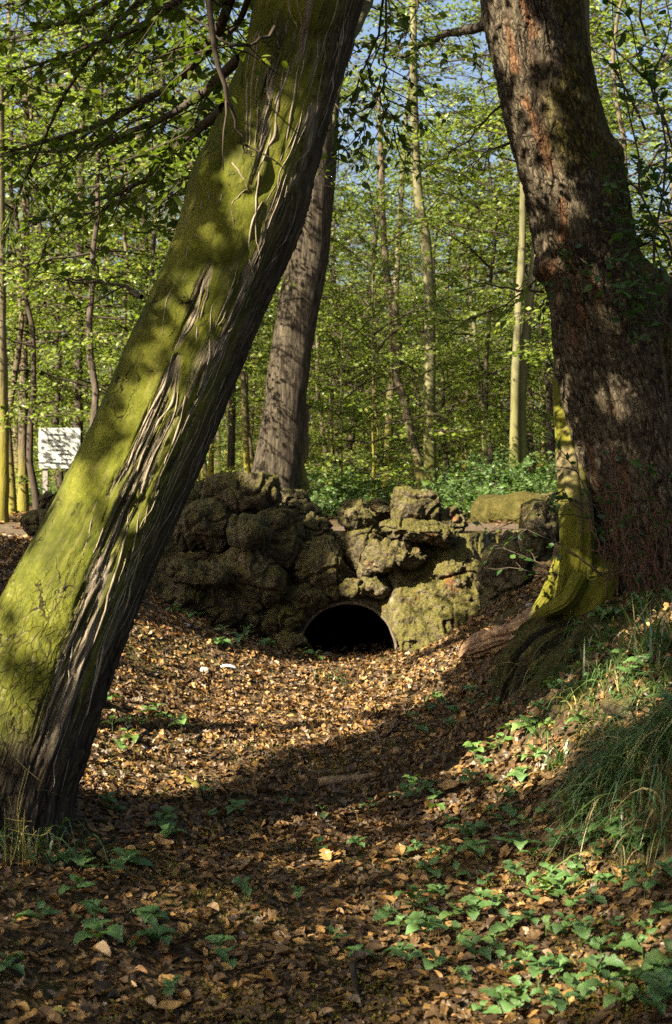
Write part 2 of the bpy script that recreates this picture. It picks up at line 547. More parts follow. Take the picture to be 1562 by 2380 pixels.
M['log'] = simple_bark('dead_wood', [(0.3, (0.07, 0.045, 0.025)), (0.5, (0.20, 0.135, 0.075)), (0.75, (0.33, 0.24, 0.14))], bands=45, bumpd=0.012)
M['strand_bark'] = simple_bark('pale_strand_bark', [(0.3, (0.085, 0.066, 0.046)), (0.5, (0.17, 0.14, 0.10)), (0.75, (0.27, 0.23, 0.17))], bands=60, bumpd=0.006, vs_=0.3)
M['root'] = simple_bark('root_bark', [(0.3, (0.010, 0.008, 0.006)), (0.5, (0.035, 0.026, 0.017)), (0.7, (0.085, 0.064, 0.038))], (0.045, 0.045, 0.007), (-1.0, 0.6), bands=30, bumpd=0.07)
M['root_brown'] = simple_bark('brown_root_bark', [(0.3, (0.08, 0.05, 0.03)), (0.6, (0.19, 0.125, 0.075)), (0.8, (0.28, 0.20, 0.12))], bands=24, bumpd=0.02)


def rock_mat(name, pale, mossy, rusty, dark=0.5, k=1.0):
    m = MB(name)
    v = m.coord()
    big = m.noise(v, 2.6, 5, 0.65)
    mid = m.noise(v, 11, 6, 0.72)
    fine = m.noise(v, 55, 6, 0.75)
    col = m.ramp(mid, [(p, tuple(k * q for q in c)) for p, c in [(0.28, (0.028, 0.024, 0.014)), (0.45, (0.08, 0.064, 0.034)), (0.6, (0.175, 0.14, 0.072)), (0.75, (0.28, 0.235, 0.145))]])
    col = m.mix(m.math('MULTIPLY', m.ramp(m.noise(v, 6.5, 5, 0.7), [(0.52, 0.0), (0.64, 1.0)]), pale), col, (0.40, 0.34, 0.22))
    g = m.n('ShaderNodeNewGeometry').outputs['Normal']
    up = m.n('ShaderNodeSeparateXYZ', {0: g}).outputs[2]
    mf = m.math('ADD', m.math('MULTIPLY', up, 0.35), big)
    col = m.mix(m.math('MULTIPLY', m.ramp(mf, [(0.48, 0.0), (0.68, 1.0)]), mossy), col, m.ramp(fine, [(0.35, (0.032, 0.032, 0.005)), (0.65, (0.125, 0.112, 0.015))]))
    col = m.mix(m.math('MULTIPLY', m.ramp(m.noise(v, 4.1, 4, 0.6, 0.3), [(0.62, 0.0), (0.70, 0.9)]), rusty), col, (0.22, 0.075, 0.022))
    col = m.mix(m.math('MULTIPLY', m.ramp(fine, [(0.35, 0.9), (0.5, 0.0)]), dark), col, (0.02, 0.017, 0.011))
    sp = m.ramp(m.voro(v, 62), [(0.10, 0.85), (0.17, 0.0)])
    sp = m.math('MULTIPLY', sp, m.ramp(m.noise(v, 9, 3), [(0.45, 0.0), (0.6, 1.0)]))
    col = m.mix(sp, col, (0.38, 0.34, 0.2))
    nb = m.bump(fine, 1.0, 0.022)
    nb = m.bump(mid, 0.9, 0.05, nb)
    nb = m.bump(m.voro(v, 34), 0.6, 0.02, nb)
    return m.principled(col, 0.92, nb, 0.2)


M['rock_dark'] = rock_mat('dark_shaded_tufa', 0.08, 0.5, 0.25, 0.85, 0.5)  # dark stone, deepened to carry the shade over the left rocks
M['rock_mossy'] = rock_mat('mossy_tufa', 0.15, 0.8, 0.5, 0.8, 0.55)
M['rock_pale'] = rock_mat('pale_limestone', 0.45, 0.55, 0.35, 0.6, 0.68)
M['rock_face'] = rock_mat('tan_rock_face', 0.45, 0.8, 0.5, 0.5, 0.75)
M['root_earth'] = rock_mat('mossy_root_earth', 0.0, 0.6, 0.1, 0.9, 0.28)
M['rock_mid'] = rock_mat('weathered_tufa', 0.25, 0.6, 0.7, 0.65, 0.6)
m = MB('moss_mound')
v = m.coord()
c = m.ramp(m.noise(v, 9, 6, 0.75), [(0.3, (0.022, 0.021, 0.005)), (0.5, (0.06, 0.053, 0.012)), (0.7, (0.11, 0.092, 0.03))])
M['mound'] = m.principled(c, 0.95, m.bump(m.noise(v, 16, 6, 0.75), 1.0, 0.09), 0.1)
m = MB('concrete_pipe')
v = m.coord()
c = m.ramp(m.noise(v, 20, 5, 0.7), [(0.3, (0.05, 0.042, 0.028)), (0.6, (0.13, 0.105, 0.07)), (0.75, (0.19, 0.16, 0.11))])
M['concrete'] = m.principled(c, 0.9, m.bump(m.noise(v, 80, 4), 0.6, 0.01), 0.2)
m = MB('pipe_inside')
v = m.coord()
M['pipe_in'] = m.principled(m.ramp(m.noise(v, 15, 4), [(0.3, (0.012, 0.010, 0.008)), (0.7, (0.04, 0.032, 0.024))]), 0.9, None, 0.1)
m = MB('sign_paint')
v = m.coord()
M['sign'] = m.principled(m.ramp(m.noise(v, 9, 4), [(0.3, (0.22, 0.235, 0.22)), (0.7, (0.30, 0.31, 0.29))]), 0.6)
M['ink'] = MB('sign_ink').principled((0.05, 0.06, 0.07), 0.7)
M['post'] = simple_bark('grey_post', [(0.3, (0.10, 0.09, 0.075)), (0.7, (0.24, 0.22, 0.19))], bands=30, bumpd=0.006)
m = MB('white_stone')
v = m.coord()
M['stone'] = m.principled(m.ramp(m.noise(v, 30, 4), [(0.3, (0.16, 0.145, 0.115)), (0.7, (0.36, 0.33, 0.27))]), 0.8, m.bump(m.noise(v, 60, 3), 0.4, 0.004))
M['feather'] = MB('white_feather').principled((0.72, 0.74, 0.80), 0.7)

# ------------------------------------------------------------------ terrain
CP = []
def cpx(px, py, z):            # a ground point seen at a pixel whose height is known
    d = (EYE - z) / ((py - HOR) * K)
    CP.append(((px - 781) * K * d, d, z))
for q in [(250, 1750, .08), (330, 1560, .28), (320, 1450, .50), (450, 1460, .42), (600, 1500, .2), (480, 1600, .12), (700, 1525, .0), (808, 1525, 0), (920, 1525, .0),
          (1060, 1490, .26), (1110, 1440, .42), (700, 1700, 0), (900, 1700, 0.0), (1050, 1620, .08), (780, 2000, 0), (780, 2300, 0), (300, 2300, .0), (150, 2100, .06), (60, 1960, .05), (20, 2300, .05),
          (1100, 2200, 0), (1100, 1900, .02), (1400, 2300, .03), (1562, 2250, .13), (1500, 2000, .17), (1350, 1950, .14)]:
    cpx(*q)
CP += [(-2.0, 5.0, .30), (-2.9, 5.2, .85), (-1.9, 6.5, .30), (-2.7, 6.5, .80), (-2.3, 8.5, .70), (-1.9, 9.6, .55), (-2.48, 10.8, .85), (-1.75, 11.6, .62), (-3.6, 7, 1.0), (-3.6, 11, 1.0), (-3.4, 3.5, .95), (-2.2, 3.5, .4), (-1.5, 3.5, .06),
       (.95, 5.5, .15), (1.32, 5.5, .64), (1.6, 5.4, .80), (1.0, 4.3, .13), (1.35, 4.2, .5), (1.8, 4.2, .85), (.93, 7, .22), (1.1, 7, .42), (1.42, 7.0, .74), (1.9, 7.0, .88), (.93, 8.3, .20), (1.15, 8.4, .45), (1.5, 8.5, .80), (2.0, 9.0, .88), (1.0, 9.6, .2), (1.35, 9.8, .5), (1.8, 10, .82),
       (1.3, 11.4, .55), (1.75, 11.4, .8), (2.4, 10.5, .97), (2.6, 8, 1.0), (2.6, 5, .95), (3.6, 6, 1.02), (3.6, 10, 1.02), (2.5, 12.4, 1.0), (-2.6, 12.4, 1.0),
       (0, 3, 0), (0, 1, 0), (0, -3, .05), (-1, -3, .05), (1, -3, .1), (1.0, 1, .15), (-1.2, 1, .1), (2, 1, .85), (-2.4, 1, .8), (2.2, -3, .9), (-2.6, -3, .9), (0, -8, .2), (3.6, 0, 1), (-3.6, 0, 1), (-0.4, 8, 0), (.5, 8, 0.0), (.4, 10.5, 0), (-.2, 10.5, .03)]
CP = np.array(CP)
_d = np.linalg.norm(CP[:, None, :2] - CP[None, :, :2], axis=2)
_W = np.linalg.solve(_d + np.eye(len(CP)) * -0.02, CP[:, 2] - 0.5)


def H(x, y):
    x = np.asarray(x, float); y = np.asarray(y, float)
    sh = x.shape
    x = x.ravel(); y = y.ravel()
    z = np.full(len(x), 1.0)
    m = (np.abs(x) < 6) & (y > -12) & (y < 14)
    xm, ym = x[m], y[m]
    if len(xm):
        d = np.sqrt((xm[:, None] - CP[None, :, 0]) ** 2 + (ym[:, None] - CP[None, :, 1]) ** 2)
        zz = np.clip(d @ _W + 0.5, -0.06, 1.06)
        w = sstep(3.6, 5.0, np.abs(xm))
        w = np.maximum(w, sstep(12.72, 12.92, ym))
        w = np.maximum(w, sstep(-7, -11, ym))
        z[m] = zz * (1 - w) + w
    p = np.stack([x, y, np.zeros_like(x)], 1)
    z = z + 0.035 * fbm(p * 1.1, 3, 5) + 0.012 * vnoise(p * 6.0, 9) + 0.25 * sstep(20, 60, np.hypot(x, y)) * vnoise(p * 0.06, 3)
    z = z - 0.05 * sstep(13.3, 14.0, y) * sstep(16.8, 16.0, y) * (np.abs(x) < 40)
    return z.reshape(sh)


def H1(x, y):
    return float(H(np.array([x]), np.array([y]))[0])


def grow(a, b, n, r):
    s = [1.0]
    for _ in range(n - 1): s.append(s[-1] * r)
    s = np.cumsum(s); s = s / s[-1]
    return a + (b - a) * s


gx = np.concatenate([-grow(4.2, 320, 34, 1.2)[::-1], np.arange(-4.2, 4.2001, 0.07), grow(4.2, 320, 34, 1.2)])
gy = np.concatenate([-grow(-1.5, 200, 26, 1.22)[::-1] , np.arange(-1.5, 2.4, 0.16), np.arange(2.4, 14.2, 0.065), grow(14.2, 520, 46, 1.13)])
GX, GY = np.meshgrid(gx, gy)
GZ = H(GX, GY)
V = np.stack([GX, GY, GZ], -1).reshape(-1, 3)
nx, ny = len(gx), len(gy)
i = (np.arange(ny - 1)[:, None] * nx + np.arange(nx - 1)[None, :]).ravel()
F = np.stack([i, i + 1, i + nx + 1, i + nx], 1)
cen = V[F].mean(1)
hole = (np.abs(cen[:, 0] - 0.1) < 0.40) & (cen[:, 1] > 12.45) & (cen[:, 1] < 13.05) & (cen[:, 2] < 0.55)
ground = obj_at('ground', V, F[~hole], M['soil'])
tag(ground, kind='structure')

# path across the plateau above the pipe, laid just over the ground
px_ = np.concatenate([-grow(4, 60, 16, 1.2)[::-1], np.arange(-4, 4.01, .25), grow(4, 60, 16, 1.2)])
py_ = np.linspace(13.55, 16.6, 16)
PX, PY = np.meshgrid(px_, py_)
PY2 = PY + 0.18 * vnoise(np.stack([PX.ravel() * .35, PY.ravel() * 0.1, np.zeros(PX.size)], 1), 4).reshape(PX.shape)
edge = np.minimum(PY - 13.55, 16.6 - PY)
PZ = H(PX, PY2) + np.where(edge < 0.05, -0.02, 0.012) + 0.012
V = np.stack([PX, PY2, PZ], -1).reshape(-1, 3)
nx, ny = len(px_), len(py_)
i = (np.arange(ny - 1)[:, None] * nx + np.arange(nx - 1)[None, :]).ravel()
tag(obj_at('path', V, np.stack([i, i + 1, i + nx + 1, i + nx], 1), M['path']), kind='structure')

# ------------------------------------------------------------------ rockwork
def boulder(cen, size, sub=5, seed=0, rough=0.16, flat=0.0, lump=1.0, squareness=0.0, rot=0.0):
    """a pitted boulder; size = full extents"""
    B, F = ico(sub)
    V = B.copy()
    if squareness:
        q = np.max(np.abs(V), axis=1, keepdims=True)
        V = V * (1 - squareness) + V / q * squareness * 0.9
    s = np.asarray(size) * 0.5
    W = V * s
    n = unit(V / s)
    p = W + seed * 7.31
    sc = 1.0 / max(size)
    h = 0.42 * lump * fbm(p * sc * 2.0, 2, seed) * min(s)
    f1, f2, _ = worley3(p * 9.0, seed)
    h -= rough * 0.10 * sstep(.40, .12, f1)
    g1, g2, _ = worley3(p * 3.4 + 0.5 * np.stack([vnoise(p * 5, 1), vnoise(p * 5, 2), vnoise(p * 5, 3)], 1), seed + 9)
    h -= rough * 0.22 * sstep(0.16, 0.0, g2 - g1)
    h += rough * 0.16 * fbm(p * 16, 4, seed + 3, 0.65)
    h -= rough * 0.22 * sstep(0.3, 0.6, fbm(p * 5.5, 2, seed + 5))
    W = W + n * h[:, None]
    if rot:
        c, s_ = math.cos(rot), math.sin(rot)
        W = np.stack([W[:, 0] * c + W[:, 2] * s_, W[:, 1], -W[:, 0] * s_ + W[:, 2] * c], 1)
    return W + cen, F


rock = thing('rockwork_culvert', 'rough mossy rockwork headwall of cemented boulders around the dark round culvert', 'rock wall', (0.1, 12.6, 0))


def rb(px, py, w, h, d, mat, depth=None, seed=0, parent=rock, name='boulder', **kw):
    c = P(px, py, d)
    W_, H_ = w * K * d, h * K * d
    D_ = depth if depth else 0.75 * (W_ + H_) / 2 + 0.1
    sub = kw.pop('sub', 6 if max(W_, H_) > 0.30 else 5)
    V, F = boulder(c, (W_, D_, H_), sub, seed, **kw)
    o = obj_at(name, V, F, M[mat], parent)
    return o


RK = [  # px, py, w, h, d, material, kwargs
    (560, 1160, 185, 112, 12.45, 'rock_dark', dict(squareness=.5, depth=.7)),
    (619, 1124, 78, 50, 12.3, 'rock_mossy', dict(rot=.15, rough=.1)),
    (520, 1113, 70, 26, 12.55, 'rock_dark', dict()),
    (472, 1150, 60, 62, 12.5, 'rock_mossy', dict()),
    (440, 1190, 90, 92, 12.35, 'rock_mossy', dict()),
    (478, 1226, 150, 112, 12.15, 'rock_dark', dict()),
    (578, 1236, 104, 78, 11.85, 'rock_dark', dict(rot=.2)),
    (642, 1252, 112, 160, 12.25, 'rock_dark', dict(squareness=.3)),
    (584, 1334, 142, 158, 12.0, 'rock_mid', dict(lump=.8)),
    (462, 1328, 150, 66, 11.7, 'rock_dark', dict(rot=.12, squareness=.3)),
    (430, 1395, 120, 110, 12.05, 'rock_dark', dict()),
    (512, 1404, 110, 98, 12.0, 'rock_dark', dict()),
    (682, 1160, 84, 56, 13.0, 'rock_pale', dict(squareness=.5)),
    (706, 1190, 80, 66, 12.9, 'rock_dark', dict()),
    (716, 1240, 116, 104, 12.45, 'rock_dark', dict()),
    (744, 1316, 124, 122, 12.15, 'rock_mid', dict(lump=.7)),
    (664, 1352, 80, 80, 12.3, 'rock_dark', dict()),
    (712, 1388, 124, 66, 12.1, 'rock_dark', dict(rot=-.1)),
    (648, 1432, 104, 88, 12.05, 'rock_mossy', dict()),
    (586, 1448, 90, 80, 12.1, 'rock_dark', dict()),
    (668, 1497, 82, 66, 11.95, 'rock_mid', dict(rough=.1)),
    (824, 1198, 90, 84, 12.25, 'rock_mid', dict(lump=1.2)),
    (884, 1186, 90, 60, 12.45, 'rock_pale', dict(lump=.9)),
    (962, 1180, 122, 98, 12.25, 'rock_mossy', dict(squareness=.3, rot=.1)),
    (1042, 1212, 96, 84, 12.3, 'rock_mid', dict()),
    (972, 1234, 172, 58, 11.98, 'rock_mossy', dict(depth=.6, rot=.14, rough=.2)),
    (848, 1268, 100, 124, 12.3, 'rock_mossy', dict(lump=.6, rough=.09)),
    (918, 1292, 140, 70, 11.98, 'rock_pale', dict(depth=.5, rot=-.12, rough=.22)),
    (866, 1318, 78, 50, 12.15, 'rock_pale', dict(rot=-.1)),
    (965, 1440, 110, 130, 12.12, 'rock_pale', dict(lump=.4, rough=.12)),
    (816, 1366, 66, 44, 12.05, 'rock_mid', dict()),
    (872, 1368, 74, 50, 12.08, 'rock_mid', dict()),
    (770, 1372, 60, 40, 12.1, 'rock_mossy', dict()),
    (928, 1372, 70, 54, 12.12, 'rock_pale', dict()),
]
for k, (px, py, w, h, d, mt, kw) in enumerate(RK):
    rb(px, py, w * 1.06, h * 1.06, d, mt, seed=k + 1, **kw)

# sloping tan rock face right of the pipe
fx = np.linspace(868, 1170, 130); fy = np.linspace(1240, 1520, 120)
FX, FY = np.meshgrid(fx, fy)
qq = np.stack([FX.ravel() * .0037, FY.ravel() * .0037, 0 * FX.ravel()], 1)
dd_ = np.interp(FY.ravel(), [1240, 1300, 1380, 1450, 1520], [12.15, 11.93, 11.80, 11.62, 11.40])
dd_ = dd_ + .45 * sstep(930, 870, FX.ravel()) + .35 * sstep(1090, 1175, FX.ravel())
w1, w2, _ = worley3(qq * 2.6 + .5 * np.stack([vnoise(qq * 4, 1), vnoise(qq * 4, 2), 0 * qq[:, 0]], 1), 5)
dd_ = dd_ - .14 * fbm(qq * 2.0, 3, 61) - .075 * fbm(qq * 8, 5, 62, .65) + .035 * sstep(.16, 0, w2 - w1) + .05 * sstep(.25, .5, fbm(qq * 6, 3, 63))
Vf = np.stack([(FX.ravel() - 781) * K * 12.1, dd_, EYE - (FY.ravel() - HOR) * K * 12.1], 1)
i = (np.arange(119)[:, None] * 130 + np.arange(129)[None]).ravel()
Ff = np.stack([i, i + 1, i + 131, i + 130], 1)
ce = Vf[Ff].mean(1)
obj_at('rock_face', Vf, Ff[np.hypot(ce[:, 0] - .10, ce[:, 2] - .085) > .43], M['rock_face'], rock)

# cement face behind the boulders
u = np.linspace(-1.95, 1.45, 110); w = np.linspace(-0.1, 1.08, 44)
U, W_ = np.meshgrid(u, w)
q = np.stack([U.ravel(), np.zeros(U.size), W_.ravel()], 1)
Y = 12.74 + 0.10 * fbm(q * 2.5, 4, 3) + 0.16 * (W_.ravel()) - 0.25 * sstep(-.9, -1.9, U.ravel())
f1, f2, _ = worley3(q * 7, 4)
Y -= 0.05 * (0.5 - f1)
V = np.stack([U.ravel(), Y, W_.ravel()], 1)
n_ = len(u)
i = (np.arange(len(w) - 1)[:, None] * n_ + np.arange(n_ - 1)[None]).ravel()
F = np.stack([i, i + 1, i + n_ + 1, i + n_], 1)
ce = V[F].mean(1)
F = F[np.hypot(ce[:, 0] - .10, ce[:, 2] - .08) > .40]
obj_at('mortar', V, F, M['rock_mid'], rock)

# the pipe: a concrete ring and its dark bore
pc = P(808, 1500, 12.3); pc[2] = 0.085
RP = 0.405
th = np.linspace(0, 2 * math.pi, 49)[:-1]
prof = [(12.1, RP + .022), (12.095, RP + .012), (12.1, RP), (12.16, RP - .004)]
V = np.concatenate([np.stack([pc[0] + r * np.cos(th), np.full(48, y), pc[2] + r * np.sin(th)], 1) for y, r in [(12.7, RP + .03), (12.12, RP + .03)] + prof])
V[:, 0] += 0.006 * vnoise(V * 9, 1); V[:, 2] += 0.006 * vnoise(V * 9, 2)
def ring_faces(nr, n=48):
    i = np.arange(nr - 1)[:, None] * n; j = np.arange(n)[None]
    return np.stack([i + j, i + n + j, i + n + (j + 1) % n, i + (j + 1) % n], -1).reshape(-1, 4)
obj_at('pipe_rim', V, ring_faces(6), M['concrete'], rock)
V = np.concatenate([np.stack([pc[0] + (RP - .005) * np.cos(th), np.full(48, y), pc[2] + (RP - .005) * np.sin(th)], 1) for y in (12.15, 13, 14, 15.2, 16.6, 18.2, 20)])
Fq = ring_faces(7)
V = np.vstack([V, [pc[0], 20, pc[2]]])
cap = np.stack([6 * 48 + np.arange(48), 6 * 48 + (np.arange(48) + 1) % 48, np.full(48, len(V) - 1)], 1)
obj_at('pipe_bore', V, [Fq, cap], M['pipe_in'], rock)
# ragged cement collar over the pipe
t_ = np.linspace(-0.15, math.pi + 0.15, 60)
rr = np.array([RP + .02, RP + .04, RP + .065, RP + .09])
TT, RR = np.meshgrid(t_, rr)
q = np.stack([RR.ravel() * np.cos(TT.ravel()), np.zeros(TT.size), RR.ravel() * np.sin(TT.ravel())], 1)
nz = fbm(q * 9, 4, 8)
R2 = RR.ravel() + (RR.ravel() - RP) * 0.5 * nz
V = np.stack([pc[0] + R2 * np.cos(TT.ravel()), 12.13 + 0.12 * ((RR.ravel() - RP) / .11) ** 2 + 0.03 * nz, pc[2] + R2 * np.sin(TT.ravel())], 1)
i = (np.arange(3)[:, None] * 60 + np.arange(59)[None]).ravel()
obj_at('mortar_collar', V, np.stack([i, i + 60, i + 61, i + 1], 1), M['concrete'], rock)


def lone_rock(px, py, w, h, d, mat, seed, label, cat='boulder', name='boulder', **kw):
    c = P(px, py, d)
    W_, H_ = w * K * d, h * K * d
    D_ = kw.pop('depth', 0.8 * (W_ + H_) / 2)
    V, F = boulder(c, (W_, D_, H_), kw.pop('sub', 5), seed, **kw)
    base = np.array([c[0], c[1], V[:, 2].min()])
    return tag(obj_at(name, V, F, M[mat], None, loc=base), label, cat)


lone_rock(1176, 1345, 140, 165, 11.6, 'rock_dark', 51, 'dark rounded boulder in shade between the rockwork and the slim mossy trunk')
lone_rock(1252, 1230, 92, 150, 11.3, 'rock_mid', 52, 'upright pitted boulder standing just left of the slim mossy trunk', squareness=.4)
lone_rock(1192, 1270, 60, 70, 11.9, 'rock_dark', 53, 'small dark boulder at the near edge of the path below the moss covered mound', sub=4)
lone_rock(100, 1218, 110, 66, 11.8, 'rock_dark', 54, 'low black boulder left of the leaning mossy trunk at the path edge')
lone_rock(118, 1172, 54, 70, 12.1, 'rock_dark', 55, 'dark knobbly stone on top of the black boulder left of the mossy trunk', sub=4)
lone_rock(1200, 1196, 190, 108, 17.6, 'mound', 56, 'low moss covered mound in sun beyond the path', cat='mound', name='mossy_mound', lump=1.3, rough=.10, depth=1.4, squareness=.2)
lone_rock(1268, 1160, 74, 26, 17.9, 'rock_pale', 57, 'pale flat stone on the top of the moss covered mound', name='flat_stone', sub=4, squareness=.4)
lone_rock(1335, 1655, 120, 46, 7.0, 'rock_dark', 58, 'dark overhanging stone under the grass tuft on the right bank', name='bank_stone', sub=4, rough=.1)
lone_rock(1444, 1640, 90, 60, 6.4, 'rock_pale', 59, 'pale brown stone set in the right bank among grass', name='bank_stone', sub=4, rough=.06)

# ------------------------------------------------------------------ big trunks
def ring_trunk(rows, d, nseg, nlen, ddepth=None, front=0.62):
    """rows: (py, left px, right px) at distance d -> centre line, radii; returns base surface + (phi, py)"""
    r = np.array(rows, float)
    cx, hw = (r[:, 1] + r[:, 2]) / 2, (r[:, 2] - r[:, 1]) / 2
    c = resample(np.stack([cx, r[:, 0], hw], 1), nlen)
    dv = np.full(nlen, float(d))
    if ddepth is not None: dv = dv + np.interp(c[:, 1], ddepth[0], ddepth[1])
    pts = np.stack([(c[:, 0] - 781) * K * dv, dv, EYE - (c[:, 1] - HOR) * K * dv], 1)
    t, a, b = frames(pts)
    a = a * np.sign(a[:, :1]); 
    f = unit(np.cross(t, a)); f = f * -np.sign(f[:, 1:2])
    rad = c[:, 2] * K * dv * np.abs(a[:, 0])
    s = np.linspace(-1, 1, nseg + 1)[:-1]
    phi = math.pi * np.sign(s) * np.abs(s) ** 1.25
    nrm = np.sin(phi)[None, :, None] * a[:, None, :] + np.cos(phi)[None, :, None] * f[:, None, :]
    L = np.concatenate([[0], np.cumsum(np.linalg.norm(np.diff(pts, axis=0), axis=1))])
    return pts, rad, nrm, phi, c[:, 1], L


def ring_quads(nlen, n):
    i = np.arange(nlen - 1)[:, None] * n; j = np.arange(n)[None]
    return np.stack([i + j, i + (j + 1) % n, i + n + (j + 1) % n, i + n + j], -1).reshape(-1, 4)


DL = 6.15
rowsL = [(-1500, 880, 1075), (-900, 790, 1010), (-400, 690, 925), (0, 590, 840), (150, 555, 800), (330, 487, 752), (430, 440, 728), (560, 402, 682), (700, 347, 622), (850, 277, 562), (1000, 208, 501), (1140, 135, 442), (1290, 60, 372), (1410, 0, 325), (1500, -40, 287), (1620, -85, 242), (1760, -118, 192), (1860, -150, 168), (1930, -180, 168), (2010, -215, 185)]
pts, rad, nrm, phi, py, L = ring_trunk(rowsL, DL, 244, 640, ([-1500, 0, 1100, 1950], [.8, .42, .18, 0]))
PH, PY = np.meshgrid(phi, py)
_, LL = np.meshgrid(phi, L)
RAD = rad[:, None] * np.ones_like(PH)
uu = np.sin(PH).ravel(); front = np.cos(PH).ravel() > -0.2
q = np.stack([np.cos(PH).ravel() * 1.0, np.sin(PH).ravel() * 1.0, LL.ravel()], 1)
arc = (PH * 0.26).ravel(); ll = LL.ravel(); pyv = PY.ravel()
warp = 0.05 * fbm(np.stack([arc * 3, ll * 1.6, 0 * arc], 1), 3, 11)
warp2 = 0.02 * fbm(np.stack([arc * 9, ll * 6, 0 * arc], 1), 3, 12)
# rope bark zone, with its wandering left border
u0 = np.interp(pyv, [-1500, 0, 300, 440, 520, 640, 720, 860, 1000, 1120, 1300, 1500, 1700, 1950], [-.5, -.42, -.34, .2, .42, .35, .4, .42, .40, .45, .48, .5, .55, .45])
zone = sstep(-0.16, 0.16, uu - u0 + 0.20 * fbm(np.stack([arc * 6, ll * 1.4, 0 * arc], 1), 3, 21))
zone = np.where(np.abs(PH.ravel()) > 2.2, 1.0, zone)
# strands: ridged lines running along the stem
x1 = (arc + warp + warp2) * 21 + 1.1 * vnoise(np.stack([arc * 4, ll * 2.2, 0 * arc + 5], 1), 31)
ridge = 1 - np.abs(vnoise(np.stack([x1, ll * 0.9, 0 * x1], 1), 32)) * 2.4
x2 = (arc + warp * 1.3) * 42
ridge2 = 1 - np.abs(vnoise(np.stack([x2, ll * 1.8, 0 * x2 + 3], 1), 33)) * 2.4
gate = sstep(-0.15, 0.25, vnoise(np.stack([arc * 9, ll * 1.5, 0 * arc + 9], 1), 35) + 0.35 * zone + 0.25 * sstep(.3, .9, uu))
rsh = np.maximum(sstep(.50, .92, ridge), .8 * sstep(.55, .95, ridge2))
strand = rsh * zone * gate
# broad bare strips (ripped bark) on the lower half
def strip(pts_, w, soft):
    w *= .72
    p = np.array(pts_, float)
    c_ = np.interp(pyv, p[:, 0], p[:, 1])
    ww = np.interp(pyv, p[:, 0], p[:, 2]) * w
    edge = fbm(np.stack([arc * 16, ll * 5, 0 * arc], 1), 3, 44) * 0.10
    return sstep(ww + soft, ww - soft, np.abs(uu - c_ + edge)) * (np.cos(PH).ravel() > 0) * (pyv > p[0, 0]) * (pyv < p[-1, 0])
bare = np.maximum.reduce([
    strip([(640, -.12, .2), (690, -.1, 1), (800, -.06, .9), (845, -.08, .1)], .10, .05),
    strip([(845, .02, .2), (880, .05, 1), (960, .05, 1.2), (1040, .02, 1.3), (1100, .0, .9), (1170, -.04, .1)], .12, .06),
    strip([(960, .3, .2), (1030, .24, .8), (1100, .26, 1.2), (1250, .30, 1.4), (1400, .38, 1.6), (1600, .55, 2), (1750, .6, 2), (1900, .6, 2)], .15, .08),
    strip([(80, -.35, .2), (120, -.3, .8), (300, -.1, 1), (420, .1, .5), (470, .15, .1)], .13, .05)])
furrow = 1 - np.abs(vnoise(np.stack([(arc + warp * .6) * 60, ll * 2.2, 0 * arc], 1), 51)) * 2
strand = np.maximum(strand, bare * sstep(0.0, 0.5, furrow))
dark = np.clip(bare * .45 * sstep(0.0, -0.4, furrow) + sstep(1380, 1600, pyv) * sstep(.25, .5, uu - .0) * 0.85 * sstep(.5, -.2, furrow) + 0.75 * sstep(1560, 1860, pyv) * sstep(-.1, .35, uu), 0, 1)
dark = np.clip(dark + .85 * sstep(.62, .88, uu + .15 * fbm(np.stack([arc * 5, ll * 1.5, 0 * arc], 1), 3, 91)) * (pyv < 1700), 0, 1)  # shade of the side away from the sun, painted into the bark
dark = np.clip(dark + sstep(1640, 1850, pyv + 60 * fbm(q * 4, 3, 66)) * 0.9, 0, 1)  # darker towards the foot
# thin cracks in the mossy bark
f1, f2, _ = worley2((arc + warp) * 15, (ll + .35 * arc) * 3.6 + 0.8 * fbm(np.stack([arc * 20, ll * 10, 0 * arc], 1), 2, 71), 72)
lower = sstep(900, 1250, pyv)
crack = sstep(0.075, 0.02, (f2 - f1) + 0.05 * fbm(np.stack([arc * 30, ll * 20, 0 * arc], 1), 2, 73) + 0.06 * (1 - lower)) * (1 - zone) * (0.45 + .55 * lower)
f1b, f2b, _ = worley2(arc * 38, ll * 13, 75)
flake = sstep(0.10, 0.0, f2b - f1b) * sstep(1200, 1500, pyv) * (1 - zone) * 0.55
crack = np.clip(crack + flake * sstep(-.1, .3, vnoise(np.stack([arc * 8, ll * 5, 0 * arc], 1), 77)), 0, 1)
h = 0.014 * rsh * zone * (0.25 + 0.75 * gate) - 0.005 * crack
h += bare * (0.010 * furrow - 0.008) + 0.016 * fbm(np.stack([arc * 5, ll * 2.0, 0 * arc], 1), 4, 81) + 0.004 * fbm(np.stack([arc * 30, ll * 22, 0 * arc], 1), 3, 82) * (1 - zone)
h += 0.05 * sstep(1500, 1950, pyv) * vnoise(np.stack([np.sin(PH).ravel() * 2.2, np.cos(PH).ravel() * 2.2, ll * .6], 1), 83)
